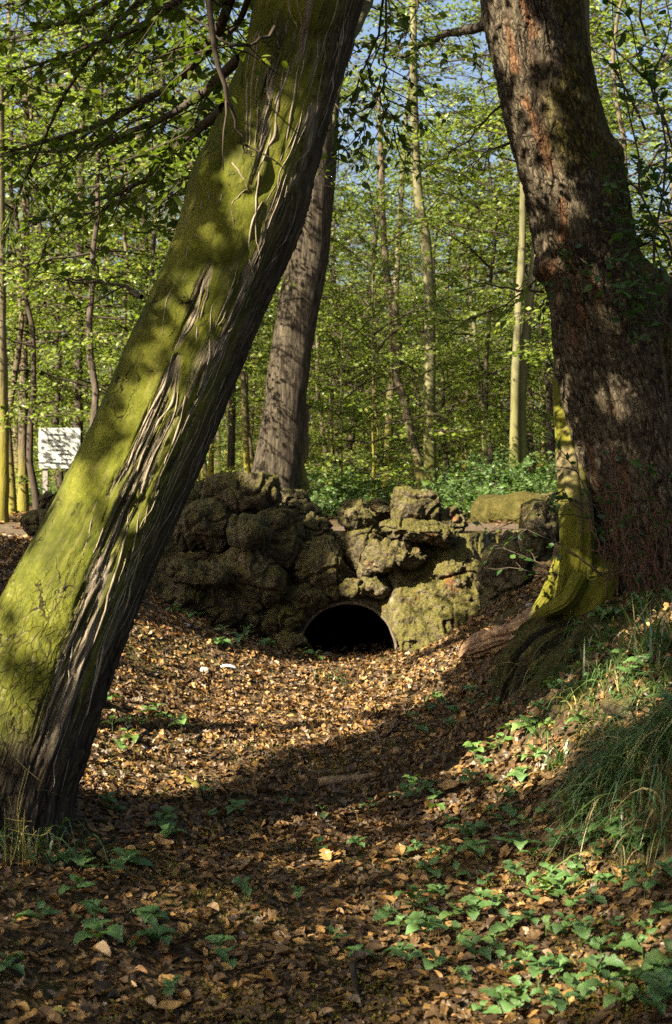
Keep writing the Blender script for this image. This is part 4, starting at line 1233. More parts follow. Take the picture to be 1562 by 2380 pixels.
# ---- the wood behind: every tree an individual
r2 = np.random.default_rng(41)
used = []
def free(x, y, dmin):
    for (a, b) in used:
        if (a - x) ** 2 + (b - y) ** 2 < dmin * dmin: return False
    used.append((x, y)); return True
GT = 'trees of the wood behind the path'
LAB = {'bark_dark': 'slender dark trunked tree in the sunlit spring wood behind the path', 'bark_brown': 'slender brown trunked tree in the sunlit spring wood behind the path',
       'bark_moss': 'thin tree with mossy yellow foot in the spring wood behind the path', 'bark_pale': 'thin pale grey tree in the sunlit spring wood behind the path'}
KIND = {'bark_dark': 'slender dark trunk', 'bark_brown': 'slender brown trunk', 'bark_moss': 'thin trunk with mossy yellow foot', 'bark_pale': 'thin pale grey trunk'}
ZONES = [(-200, 30, 'at the left edge'), (30, 110, 'around the left side of the white board'), (110, 200, 'behind the white board'), (200, 470, 'half hidden by the leaning tree'), (470, 590, 'in the gap right of the leaning tree'), (590, 720, 'around the stout furrowed trunk'),
         (720, 800, 'just right of the stout furrowed trunk'), (800, 880, 'above the rocks left of the crooked tree'), (880, 980, 'around the crooked tree'), (980, 1080, 'just right of the single pale beech'), (1080, 1180, 'left of the twin beech'), (1180, 1290, 'between the twin beech and the oak'), (1290, 1440, 'behind the oak'), (1440, 1900, 'right of the oak')]
def wood_label(mt, x, d, kind=None):
    px = 781 + x / (K * d)
    zn = next((z[2] for z in ZONES if z[0] <= px < z[1]), 'outside the picture')
    far = 'fairly near' if d < 42 else ('midway back' if d < 66 else 'far back')
    lb = (kind or KIND[mt]) + ', ' + far + ', ' + zn
    return lb, lb + ' (trees of the wood)'
n = 0
tries = 0
while n < 92 and tries < 4000:
    tries += 1
    d = 24 + 74 * r2.random() ** .85
    x = r2.uniform(-.30, .30) * d
    if not free(x, d, 1.1): continue
    if d < 34 and abs(x - at(810, d)) < 1.0: continue
    tm, mt = TRUNKS[r2.integers(len(TRUNKS))]
    openg = (at(790, d) < x < at(1180, d)) or x > at(1390, d)
    if openg and d < 46: continue
    sparse = openg and r2.random() < .6
    key = ('sparse%d' % r2.integers(2)) if sparse else ('tall%d' % r2.integers(4))
    lm = r2.choice([0, 0, 0, 0, 1])
    lb, gr = wood_label(mt, x, d)
    place_tree(x, d, tm, key, lm, lb, gr, r2.uniform(.5, .72) if openg else r2.uniform(.8, 1.25) * (1.0 if d < 60 else 1.2), r2.uniform(0, 6.28))
    n += 1
# young hornbeams with foliage down to the path
GY_ = 'young leafy hornbeams along the far side of the path'
YL = ['young hornbeam with layers of bright green leaves beyond the path', 'young hornbeam of darker green leaves beyond the path', 'young tree with bronze tinted new leaves beyond the path']
hand = [(90, 19, 0, 1.15), (210, 17.5, 0, 1.1), (310, 21, 0, 1.2), (30, 20.5, 0, 1.25), (150, 22.5, 0, 1.3), (360, 20, 0, 1.2), (440, 24, 0, 1.3), (780, 29, 0, 1.15), (1040, 27, 0, 1.1), (1240, 27, 0, 1.2), (1290, 30, 0, 1.25), (590, 27, 0, 1.3), (150, 25, 0, 1.4), (10, 26, 0, 1.3), (390, 27, 0, 1.4), (760, 33, 0, 1.3), (1130, 24, 0, 1.05), (1060, 41, 0, 1.5), (1330, 22, 0, 1.2), (1500, 19, 0, 1.2), (1600, 24, 0, 1.4), (1420, 28, 1, 1.4), (1540, 33, 0, 1.6), (980, 50, 0, 1.6), (560, 34, 0, 1.5), (480, 45, 0, 1.6), (660, 48, 0, 1.5), (1260, 36, 0, 1.4), (1180, 48, 0, 1.5), (250, 36, 0, 1.5), (80, 38, 0, 1.6), (1390, 42, 0, 1.6), (850, 60, 0, 1.7), (720, 66, 0, 1.8), (1100, 66, 0, 1.8)]
for k, (px, d, lm, sc) in enumerate(hand):
    x = at(px, d)
    lb, gr = wood_label(None, x, d, ['bright green young hornbeam', 'dark green young hornbeam', 'bronze tinted young tree'][lm])
    place_tree(x, d, YTRUNKS[k % 4][0], 'young%d' % (k * 7 % 4), lm, lb, gr, sc * (.82 if px < 620 else .9), k * 1.7, name='young_hornbeam')
ky = 0
while ky < 52:
    d = r2.uniform(30, 78); x = r2.uniform(-.27, .27) * d
    if not free(x, d, .8): continue
    lm = int(r2.choice([0, 0, 0, 0, 2]))
    lb, gr = wood_label(None, x, d, ['bright leafy sapling', 'darker leafy sapling', 'bronze leafy sapling'][lm])
    place_tree(x, d, YTRUNKS[ky % 4][0], 'young%d' % r2.integers(4), lm, lb, gr, r2.uniform(.75, 1.1), r2.uniform(0, 6), name='young_hornbeam')
    ky += 1
# low leafy saplings lit by the sun that comes over the path
for k in range(3):
    crown_meshes('low%d' % k, 250 + k, LM, h0=.25, h1=3.4 + .4 * k, R=1.5, nb=20, per_m=17, leaf=.074, el0=10, el1=55, droop=.12, tw=9)
LTR = [trunk_mesh(3.6, .02, 640 + k, 'bark_moss', wob=.1, n=7, rows=9)[0] for k in range(3)]
kl = 0
tries = 0
while kl < 66 and tries < 3000:
    tries += 1
    d = 18.5 + 50 * r2.random() ** 1.25
    px = r2.uniform(440, 1330) if r2.random() < .82 else r2.uniform(-40, 230)
    x = at(px, d)
    if d < 21.5 and not (720 < px < 960 or 1080 < px < 1180 or px < 60): continue
    if abs(px - 139) < 110 and d < 20.5: continue
    if not free(x, d, .7): continue
    lb, gr = wood_label(None, x, d, 'low bushy sapling')
    place_tree(x, d, LTR[kl % 3], 'low%d' % (kl % 3), int(r2.choice([0, 0, 0, 0])), lb, gr, r2.uniform(.55, 1.1) if d < 26 else r2.uniform(.8, 1.4), r2.uniform(0, 6), name='sapling')
    kl += 1
# outside the frame on both sides, so that the wood goes on
for k in range(48):
    d = r2.uniform(14, 60); s_ = r2.choice([-1, 1])
    if s_ < 0 and d < 48: d += 34
    x = s_ * d * r2.uniform(.30, .62) + s_ * 1.0
    tm, mt = TRUNKS[r2.integers(len(TRUNKS))]
    place_tree(x, d, tm, 'tall%d' % r2.integers(4), 0, LAB[mt] + ', outside the picture', GT + ' outside the picture', r2.uniform(.9, 1.2), r2.uniform(0, 6))

# ---- shrubs at the foot of the wood
def shrub_mesh(seed, R, h, nb, per_m, leaf, mat):
    r = np.random.default_rng(seed)
    st = []
    for k in range(nb):
        az = r.uniform(0, 6.28); el = math.radians(r.uniform(25, 85))
        st.append(((r.normal() * R * .3, r.normal() * R * .3, 0), (math.cos(az) * math.cos(el), math.sin(az) * math.cos(el), math.sin(el)), h * r.uniform(.6, 1.1), .008, .0, .1, 7, h * .4))
    wood, A, B = limb_system(st, seed)
    Vw, Fw = joined(wood)
    Vl, Fl, ti = leaves_on(A, B, per_m, leaf, flat=.8)
    return make_mesh('stems', Vw, Fw, M['twig']), make_mesh('foliage', Vl, Fl, M[mat], dict(tint=ti), smooth=False)
SH = [shrub_mesh(700 + k, .6, .95 + .1 * k, 20, 26, .075, 'leaf_shrub') for k in range(3)]
shp = [(740, 18.6, .9), (770, 20, .85), (716, 21, .9), (806, 21, .8), (850, 24, .8), (1075, 19.4, .85), (1115, 18.8, .95), (1150, 19.3, 1.0), (1210, 19.6, 1.0), (1050, 22, .8), (1180, 22, 1.1), (1255, 20, 1.0), (1290, 21.5, 1.0), (960, 27, .8), (910, 30, .8), (500, 24, .8), (560, 26, .8), (80, 26, .7), (150, 28, .7), (1420, 21, 1.0), (1550, 20, 1.0), (240, 30, .8), (1120, 28, .9), (1040, 32, .9), (780, 31, .9), (700, 30, .9)]
for k, (px, d, sc) in enumerate(shp):
    x = at(px, d)
    lef = px < 400
    right = px > 1030
    lb = 'low leafy shrub among the trunks left of the leaning tree' if lef else ('low leafy shrub behind the moss covered mound at right' if right else 'low leafy shrub seen over the rocks in the middle')
    t = thing('leafy_shrub', lb, 'shrub', (x, d, H1(x, d) - .02), 'low shrubs ' + ('left of the leaning tree' if lef else ('behind the mossy mound' if right else 'seen over the rocks')), k * 1.1)
    t.scale = (sc, sc, sc * .85)
    obj('stems', SH[k % 3][0], t); obj('foliage', SH[k % 3][1], t)

# ---- the white notice board
sg = thing('notice_board', 'square white notice board with dark lettering on posts at the left edge of the wood', 'sign', P(139, 1216, 20.0))
sc_ = K * 20
def box(x0, x1, y0, y1, z0, z1):
    V = np.array([[x, y, z] for x in (x0, x1) for y in (y0, y1) for z in (z0, z1)], float)
    return V, np.array([[0, 1, 3, 2], [4, 6, 7, 5], [0, 4, 5, 1], [2, 3, 7, 6], [0, 2, 6, 4], [1, 5, 7, 3]])
a0, a1 = P(90, 1088, 20), P(187, 994, 20)
V, F = box(a0[0], a1[0], 20.0, 20.03, a0[2], a1[2])
obj_at('board', V, F, M['sign'], sg, smooth=False)
for q in (104, 173):
    p_ = P(q, 1216, 20)
    V, F = box(p_[0] - .035, p_[0] + .035, 20.032, 20.10, H1(p_[0], 20.05) - .1, a1[2] - .03)
    obj_at('post', V, F, M['post'], sg, smooth=False)
def letter(txt, px, py, hpx):
    cu = bpy.data.curves.new('lettering', 'FONT')
    cu.body = txt
    cu.size = hpx * sc_ * 1.35
    cu.align_x = 'LEFT'
    cu.extrude = .001
    cu.materials.append(M['ink'])
    tmp = bpy.data.objects.new('lettering_curve', cu)
    C.objects.link(tmp)
    me = bpy.data.meshes.new_from_object(tmp.evaluated_get(bpy.context.evaluated_depsgraph_get()))
    bpy.data.objects.remove(tmp)
    o = obj('lettering', me, sg)
    o.rotation_euler = (math.pi / 2, 0, 0)
    o.location = tuple(P(px, py, 19.996) - world_loc(sg))
letter('DU BOIS', 95.5, 1024.5, 6.2)
# the lines too worn to read: rows of short dark strokes
rs = np.random.default_rng(5)
Vs = []
for (px0, px1, py_, hh) in [(110, 152, 1012, 4.5), (133, 140, 1025, 4), (120, 150, 1038, 4), (110, 118, 1048, 3.5), (130, 158, 1048, 3.5), (134, 160, 1057, 3.5), (110, 128, 1069, 3.5), (142, 166, 1069, 3.5), (95, 103, 1077, 3.5), (116, 138, 1077, 3.5), (142, 158, 1077, 3.5)]:
    x = px0
    while x < px1:
        w_ = rs.uniform(.8, 2.2)
        b0 = P(x, py_, 19.996); b1 = P(x + w_, py_ - hh * rs.uniform(.7, 1), 19.996)
        Vs.append(box(b0[0], b1[0], 19.995, 19.999, b0[2], b1[2]))
        x += w_ + rs.uniform(.3, 1.0)
V, F = joined(Vs)
obj_at('lettering', V, F, M['ink'], sg, smooth=False)

# ---- the far edge of the wood, one leafy mass
rf = np.random.default_rng(314)
n = 22000
d = rf.uniform(84, 130, n)
x = rf.uniform(-.42, .42, n) * d
q = np.stack([x * .16, d * .16, 0 * x], 1)
top = 6.5 + 5.0 * vnoise(q, 3) + 3.0 * vnoise(q * 2.7, 4)
z = 1.0 + top * rf.random(n) ** 1.35
pos = np.stack([x, d, z + H(x, d) - 1.0], 1)
V, F, tt = scatter(T_DIAMOND[0], T_DIAMOND[1], pos, rand_unit(n), rand_unit(n), rf.uniform(.22, .5, n), np.clip(rf.random(n) * .7 + .3 * (vnoise(q * 3, 5) + .5), 0, 1))
tag(obj_at('far_wood_foliage', V, F, M['leaf'], None, dict(tint=tt), smooth=False), kind='stuff')

# ------------------------------------------------------------------ branches of the near trees
def leafy_part(parent, name, lines, twigs, twl, per_m, leaf, mat, seed, thick=1.0, templ=T_OVATE, flat=.6, wood='twig', sides=4):
    """lines: polylines [(px, py, d), ...] with a start radius -> one branch part with its leaves"""
    r = np.random.default_rng(seed)
    for pl, r0 in lines:
        c = resample(np.array(pl, float), 14)
        pts = np.array([P(*q) for q in c])
        pts[1:-1] += r.normal(size=(12, 3)) * .008
        wd = [tube(pts, np.maximum(r0 * (1 - .85 * np.linspace(0, 1, 14)), .003) * thick, 6)]
        A, B = [], []
        L = np.linalg.norm(pts[-1] - pts[0])
        for k in range(twigs):
            u = .1 + .9 * (k + r.random()) / twigs
            i = min(int(u * 13), 12); q = pts[i]
            tg = unit(pts[i + 1] - pts[i])
            sd_ = unit(np.cross(tg, [0, -.6, 1.0])) * (1 if k % 2 else -1)
            dv = unit(tg * r.uniform(.5, 1.2) + sd_ * r.uniform(.4, 1.0) + r.normal(size=3) * .25)
            tl = twl * r.uniform(.5, 1.3) * (1.15 - .6 * u)
            tt = np.linspace(0, 1, 5)
            tp = q + tt[:, None] * tl * dv + np.cumsum(r.normal(size=(5, 3)), 0) * .035 * tl
            tp[:, 2] -= .25 * tl * tt ** 2
            wd.append(tube(tp, np.maximum(.0045 * (1 - tt * .7), .0016) * thick, sides))
            for j in range(4): A.append(tp[j]); B.append(tp[j + 1])
            for w in range(2):
                e = tp[1 + w]; dv2 = unit(dv + r.normal(size=3) * .7)
                B.append(e + dv2 * tl * .35); A.append(e)
        for j in range(5, 13): A.append(pts[j]); B.append(pts[j + 1])
        V, F = joined(wd)
        br = obj_at(name, V, F, M[wood], parent)
        if per_m:
            Vl, Fl, ti = leaves_on(A, B, per_m, leaf, flat, templ, .012)
            if len(Vl): obj_at('foliage', Vl, Fl, M[mat], br, attrs=dict(tint=ti), smooth=False)


# the leaning tree's own limbs, arching to the left behind and above it
limbs = [
    ([(600, -260, 6.6), (470, -60, 7.3), (330, 60, 8.0), (170, 120, 8.6), (-30, 190, 9.2)], .03),
    ([(590, -120, 6.5), (500, 90, 7.2), (380, 210, 7.8), (230, 290, 8.4), (40, 350, 8.9), (-60, 400, 9.2)], .028),
    ([(560, 130, 6.5), (470, 220, 7.1), (330, 300, 7.8), (160, 345, 8.5), (-20, 360, 9.0)], .024),
    ([(620, -380, 6.8), (420, -150, 7.8), (250, 10, 8.8), (90, 70, 9.6), (-60, 110, 10.2)], .03),
    ([(520, 250, 6.4), (430, 330, 7.1), (330, 420, 7.8), (210, 470, 8.5), (60, 520, 9.2)], .022),
    ([(640, -420, 6.9), (520, -200, 7.6), (430, -20, 8.4), (330, 90, 9.2), (250, 180, 9.8)], .026),
    ([(560, 170, 6.5), (500, 300, 7.0), (470, 400, 7.4), (430, 520, 7.9)], .014),
    ([(600, -100, 6.6), (560, 40, 7.0), (500, 100, 7.6), (420, 120, 8.2), (300, 160, 8.8)], .018),
    ([(630, -350, 7.2), (380, -60, 8.6), (180, 170, 9.6), (60, 420, 10.4), (10, 560, 10.8)], .024),
    ([(600, -300, 7.4), (300, -120, 8.8), (120, -20, 9.8), (-60, 30, 10.6)], .026),
]
leafy_part(leaner, 'branch', limbs, 15, .75, 21, .062, 'leaf_dark', 61, 1.15)
leafy_part(leaner, 'branch', [([(488, -60, 5.7), (494, 60, 5.72), (512, 170, 5.74), (530, 250, 5.76), (552, 290, 5.8), (562, 330, 5.83), (566, 350, 5.85)], .012)], 3, .25, 3, .05, 'leaf_dark', 62, 1.2)
leafy_part(leaner, 'branch', [([(640, 60, 5.85), (560, 110, 5.8), (430, 30, 6.0), (380, -40, 6.2)], .008), ([(330, 690, 6.1), (280, 668, 6.3), (200, 650, 6.6), (140, 655, 6.9)], .012)], 4, .35, 8, .055, 'leaf_dark', 63)
# limb and hanging sprays over the gap
leafy_part(leaner, 'branch', [([(870, -60, 7.6), (845, 30, 7.5), (818, 90, 7.4), (800, 150, 7.3), (785, 230, 7.2), (770, 320, 7.1)], .035)], 5, .5, 14, .05, 'leaf_dark', 64, 1.0, wood='bark_pale')
leafy_part(leaner, 'branch', [([(905, -80, 7.6), (885, 60, 7.6), (850, 150, 7.6), (815, 250, 7.55), (795, 330, 7.5), (785, 400, 7.45)], .009), ([(900, -70, 7.7), (897, 110, 7.7), (893, 190, 7.7), (860, 260, 7.65), (830, 330, 7.6)], .008), ([(893, 190, 7.7), (905, 260, 7.75), (925, 340, 7.8)], .006), ([(980, -60, 8.0), (960, 40, 8.0), (940, 75, 8.0), (925, 110, 8.0)], .008)], 8, .42, 22, .05, 'leaf_dark', 65, .9)
# oak limbs and shoots
leafy_part(oak, 'branch', [([(1140, 52, 9.2), (1085, 70, 9.6), (1030, 82, 10.0), (980, 105, 10.4), (930, 130, 10.8), (890, 110, 11.2)], .034)], 10, .7, 15, .058, 'leaf_dark', 66, 1.1)
leafy_part(oak, 'branch', [([(1262, 678, 9.0), (1200, 672, 9.3), (1120, 655, 9.6), (1050, 640, 9.9), (1000, 632, 10.2)], .010), ([(1262, 640, 9.0), (1190, 695, 9.1), (1080, 745, 9.3), (1010, 700, 9.5)], .007)], 6, .4, 12, .065, 'leaf', 67)
leafy_part(oak, 'branch', [([(1230, 330, 8.9), (1150, 340, 9.2), (1080, 400, 9.6), (1000, 430, 10)], .008), ([(1170, 240, 9.0), (1080, 330, 9.6), (1010, 380, 10.2), (930, 400, 10.8)], .008)], 7, .5, 14, .055, 'leaf', 68)
leafy_part(oak, 'shoot', [([(1325, 560, 8.68), (1300, 620, 8.6), (1275, 690, 8.58), (1250, 740, 8.6)], .004), ([(1280, 545, 8.7), (1320, 590, 8.66), (1360, 610, 8.66)], .004), ([(1400, 440, 8.63), (1440, 520, 8.55), (1450, 600, 8.5)], .005), ([(1430, 620, 8.5), (1480, 640, 8.4), (1500, 720, 8.4)], .005), ([(1390, 380, 8.6), (1430, 430, 8.5), (1410, 520, 8.5)], .004), ([(1480, 600, 8.4), (1450, 680, 8.4), (1470, 740, 8.35)], .004)], 5, .22, 16, .05, 'leaf_oak_shoot', 69)

# climbing shrub whose leafy stems rise right of the oak
vine = thing('leafy_climber', 'tall leafy dark stems rising against the sky right of the oak', 'climbing shrub', P(1600, 1330, 8.4))
leafy_part(vine, 'stem', [([(1600, 1330, 8.4), (1560, 1000, 8.4), (1535, 800, 8.4), (1520, 600, 8.4), (1545, 400, 8.4), (1530, 250, 8.4), (1480, 120, 8.4), (1440, -40, 8.4)], .012),
                          ([(1610, 1330, 8.5), (1600, 900, 8.5), (1570, 600, 8.5), (1500, 480, 8.5), (1470, 300, 8.5), (1430, 100, 8.6), (1420, -60, 8.7)], .011),
                          ([(1620, 1330, 8.6), (1640, 800, 8.6), (1600, 480, 8.7), (1560, 330, 8.8), (1520, 180, 8.9), (1560, 60, 9.0), (1530, -60, 9.0)], .012),
                          ([(1590, 700, 8.5), (1540, 560, 8.45), (1480, 560, 8.4), (1450, 480, 8.4)], .009), ([(1620, 620, 8.7), (1560, 500, 8.7), (1530, 440, 8.7), (1550, 380, 8.7)], .008),
                          ([(1600, 820, 8.3), (1540, 740, 8.3), (1500, 700, 8.3), (1470, 640, 8.3)], .009)], 11, .42, 13, .068, 'leaf_oak_shoot', 71, 1.1)
# thorny bare shoots at the foot of the oak
br = thing('bramble', 'tangle of thin reddish bramble stems at the foot of the oak', 'bramble', P(1470, 1380, 8.3))
rb_ = np.random.default_rng(77)
ln = []
for k in range(26):
    x0 = rb_.uniform(1395, 1580); x1 = x0 + rb_.normal() * 60
    ln.append(([(x0, rb_.uniform(1340, 1390), 8.3), ((x0 + x1) / 2 + rb_.normal() * 15, rb_.uniform(1180, 1290), 8.2 + rb_.normal() * .08), (x1, rb_.uniform(1020, 1240), 8.2 + rb_.normal() * .1)], .0045))
leafy_part(br, 'stem', ln, 3, .18, 5, .05, 'leaf_oak_shoot', 78, 1.0, wood='twig_red')
sp = thing('shrub_shoots', 'thin dark arching shoots with few leaves crossing in front of the slim mossy trunk', 'shrub', P(1450, 1400, 8.6))
leafy_part(sp, 'stem', [([(1440, 1390, 8.6), (1400, 1330, 8.6), (1290, 1262, 8.6), (1200, 1225, 8.7), (1140, 1240, 8.8), (1100, 1200, 8.9)], .006), ([(1430, 1260, 8.5), (1360, 1200, 8.5), (1300, 1145, 8.6), (1220, 1200, 8.7), (1130, 1240, 8.8)], .005),
                        ([(1440, 1395, 8.6), (1340, 1350, 8.6), (1240, 1330, 8.7), (1130, 1320, 8.8)], .005), ([(1470, 1300, 8.5), (1400, 1200, 8.5), (1330, 1080, 8.5), (1280, 1020, 8.5)], .004), ([(1480, 1250, 8.5), (1420, 1190, 8.5), (1340, 1165, 8.6), (1290, 1160, 8.7)], .004),
                        ([(1440, 1395, 8.6), (1300, 1330, 8.7), (1170, 1270, 8.9), (1120, 1285, 9.0)], .004)], 4, .22, 12, .05, 'leaf_oak_shoot', 79)

# ------------------------------------------------------------------ shade: unseen trees behind and left of the camera, crowns shaped for it
def ground_pt(px, py):
    """first ground point under a pixel"""
    dd = np.linspace(3.2, 13, 500)
    pt = np.stack([(px - 781) * K * dd, dd, EYE - (py - HOR) * K * dd], 1)
    g = H(pt[:, 0], pt[:, 1])
    i = np.argmax(pt[:, 2] <= g)
    return pt[i]


WIN = []      # (centre, radius, share of leaves kept) gaps cut in the crowns so that sun falls on chosen spots
def gap_px(px, py, r, d=None, keep=0.0):
    WIN.append((ground_pt(px, py) if d is None else P(px, py, d), r, keep))
for q in [(250, 1745, .33), (360, 1720, .38), (470, 1690, .42), (600, 1660, .42), (730, 1640, .42), (860, 1610, .40), (400, 1610, .28), (560, 1580, .30), (700, 1570, .34), (860, 1550, .36), (990, 1560, .34), (330, 1520, .22), (420, 1500, .22), (240, 1660, .22), (340, 1790, .26), (500, 1770, .22), (980, 1630, .24), (300, 1820, .2), (640, 1730, .2), (790, 1700, .2),
          (1330, 1690, .22), (1240, 1740, .20), (1150, 1750, .20), (1400, 1650, .16), (1080, 1770, .14), (1440, 1580, .14), (1500, 1630, .14), (1540, 1440, .2), (1180, 1690, .12), (1280, 1790, .14), (880, 1840, .14), (800, 1880, .10), (720, 1860, .1), (960, 1790, .1), (540, 1890, .09), (400, 1920, .08), (760, 2010, .06), (1100, 1500, .2), (1000, 1500, .25), (1050, 1880, .09), (1200, 1820, .1)]:
    gap_px(*q)
for q in [(250, 1745, .33, .25), (1330, 2000, .3, .3), (1110, 2110, .24, .45), (1270, 2110, .26, .4), (1300, 2300, .3, .4), (1480, 2270, .3, .4), (1050, 2200, .22, .55), (1430, 2080, .25, .45), (1190, 2330, .2, .4), (700, 1905, .13, .3), (820, 1935, .15, .3), (905, 1965, .11, .3), (620, 2015, .12, .4), (1000, 1990, .13, .4), (860, 2100, .13, .45), (500, 2130, .10, .4), (1060, 1930, .12, .35), (700, 2000, .5, .75), (400, 2100, .5, .85), (1000, 2100, .4, .7)]:
    WIN.append((ground_pt(q[0], q[1]), q[2], q[3]))
for q in [(1050, 1300, .36, 12.1), (1000, 1400, .38, 12.1), (1090, 1400, .32, 12.1), (960, 1290, .26, 11.9), (880, 1240, .26, 12.1), (1010, 1220, .30, 12.0), (840, 1200, .22, 12.0), (950, 1440, .3, 12.0), (870, 1340, .22, 12.0), (1040, 1470, .25, 12.0), (960, 1170, .2, 12.2), (620, 1115, .14, 12.2), (850, 1300, .2, 12),
          (1255, 1200, .10, 11.2)]:
    gap_px(q[0], q[1], q[2], q[3])
# leaning trunk: lit with soft leaf shadows
for q in [(640, 200, .26, .0), (600, 300, .26, -.1), (530, 330, .16, .0), (640, 120, .18, .0), (560, 430, .16, .5), (480, 560, .18, .4), (430, 640, .18, .35), (470, 720, .2, .3), (400, 760, .22, .25), (350, 860, .22, .25), (440, 830, .16, .4), (300, 960, .24, .28), (380, 960, .2, .35), (260, 1060, .22, .4), (210, 1140, .24, .35), (330, 1140, .16, .5), (160, 1240, .24, .35), (270, 1250, .2, .5), (110, 1340, .24, .35), (210, 1360, .2, .5), (60, 1450, .24, .35), (170, 1470, .2, .5), (50, 1560, .22, .4), (130, 1600, .2, .55), (20, 1650, .2, .5)]:
    gap_px(q[0], q[1], q[2] * .82, DL - .1, min(.94, q[3] + (.46 if q[1] > 1000 else .36)))
# oak and slim trunk patches
for q in [(1215, 120, .16, .3), (1235, 300, .17, .15), (1250, 470, .15, .2), (1270, 600, .10, .2), (1180, 60, .14, .3), (1330, 250, .10, .3), (1330, 470, .09, .2), (1430, 660, .12, .15), (1410, 760, .08, .2), (1450, 920, .10, .1), (1490, 1000, .11, .1), (1530, 850, .10, .3), (1400, 1050, .08, .3), (1390, 960, .10, .3), (1360, 1100, .08, .2), (1500, 1100, .08, .1), (1310, 980, .2, .0), (1325, 1060, .2, .0), (1325, 1130, .2, .1), (1335, 1210, .2, .0), (1330, 1300, .2, .0), (1315, 1380, .2, .0), (1410, 1360, .06, .1)]:
    gap_px(q[0], q[1], q[2] * (.8 if q[0] > 1340 else 1.1), 9.1 if 1305 <= q[0] <= 1340 and q[1] > 900 else 8.75, q[3] * (.8 if q[0] > 1300 else .4))
WC = np.array([w[0] for w in WIN]); WR = np.array([w[1] for w in WIN]); WK = np.array([w[2] for w in WIN])

STEMS = np.array([(-6.6, -2.6), (-8.6, -6.0), (-5.4, -7.2), (-9.6, -.5), (-8.0, 2.6), (-11.2, -4.0)])
r3 = np.random.default_rng(99)
SPR = []          # spray centres, set along sun rays from the places to be shaded
while len(SPR) < 8200:
    g = np.array([r3.uniform(-4.0, 3.6), r3.uniform(1.2, 12.9), 0])
    g[2] = r3.uniform(0, .9) if r3.random() < .6 else r3.uniform(.8, 4.2)
    if len(SPR) > 5700: g = np.array([r3.uniform(.9, 3.2), 8.7, r3.uniform(.6, 4.8)])
    if len(SPR) > 7300: g = np.array([r3.uniform(-2.0, .3), 12.2, r3.uniform(0, 1.6)])
    hgt = r3.uniform(4.6, 10.5)
    t_ = (hgt - g[2]) / S[2]
    c_ = g + S * t_
    if c_[1] > .3 and abs(c_[0]) < .30 * c_[1] + .9 and c_[2] < EYE + .40 * c_[1] + .9: continue
    SPR.append(c_)
SPR = np.array(SPR)
per = 17
pos = np.repeat(SPR, per, 0) + r3.normal(size=(len(SPR) * per, 3)) * np.array([.22, .22, .07])
def sun_gap(pos):  # drops leaves that would shade the spots chosen to be lit
    keep = np.ones(len(pos), bool)
    for c_, rr, kp in zip(WC, WR, WK):
        v = pos - c_
        tt = v @ S
        dist = np.linalg.norm(v - tt[:, None] * S, axis=1)
        inside = (dist < rr + .035) & (tt > .25)
        keep &= ~(inside & (r3.random(len(pos)) > kp))
    return keep
pos = pos[sun_gap(pos)]
ti = r3.random(len(pos))
own = np.argmin(np.linalg.norm(pos[:, None, :2] - STEMS[None], axis=2), 1)
sown = np.argmin(np.linalg.norm(SPR[:, None, :2] - STEMS[None], axis=2), 1)
for k, (x, y) in enumerate(STEMS):
    t = thing('shade_tree', 'unseen leafy tree behind and left of the viewpoint, crown shaped for its shade', 'tree', (x, y, H1(x, y) - .05), 'trees shading the hollow from behind')
    tm, pts = trunk_mesh(9.5, .17, 900 + k, 'bark_dark', .2)
    obj('trunk', tm, t)
    p_ = pos[own == k]
    n = len(p_)
    d = unit(r3.normal(size=(n, 3)) * np.array([1, 1, .35]))
    nr = unit(np.array([0, 0, 1.0]) + r3.normal(size=(n, 3)) * .6)
    V, F, tt = scatter(T_DIAMOND[0], T_DIAMOND[1], p_ - d * .05, d, nr, r3.uniform(.09, .15, n), ti[own == k])
    obj_at('crown', V, F, M['leaf'], t, attrs=dict(tint=tt), smooth=False)
    wd = []
    sp_ = SPR[sown == k]
    pick = sp_[r3.choice(len(sp_), min(16, len(sp_)), replace=False)] if len(sp_) else []
    for q in pick:
        st = np.array([x, y, min(q[2] - 1.0, 8.5)])
        md = (st + q) / 2 + np.array([0, 0, .5])
        pl = resample(np.array([st, md, q]), 9)
        ok = sun_gap(pl)
        if ok[3:].all(): wd.append(tube(pl, np.linspace(.04, .008, 9), 5))
    if wd:
        V, F = joined(wd)
        obj_at('limbs', V, F, M['bark_dark'], t)

# ------------------------------------------------------------------ leaf litter
def leaf_template(ts, ws, c1, c2, c3, seed=0):
    r = np.random.default_rng(seed)
    n = len(ts)
    ts = np.array(ts, float); ws = np.array(ws, float)
    V = []
    for s_ in (-1, 0, 1):
        w = ws * s_ * (1 + .15 * r.normal(size=n))
        z = c1 * np.abs(w) + c2 * (ts - .5) ** 2 * 2 + c3 * w * (ts - .3) * 2 + .02 * r.normal(size=n)
        V.append(np.stack([ts, w, z], 1))
    V = np.concatenate(V)
    i = np.arange(n - 1)
    F = np.concatenate([np.stack([i, i + 1, i + n + 1, i + n], 1), np.stack([i + n, i + n + 1, i + 2 * n + 1, i + 2 * n], 1)])
    return V, F


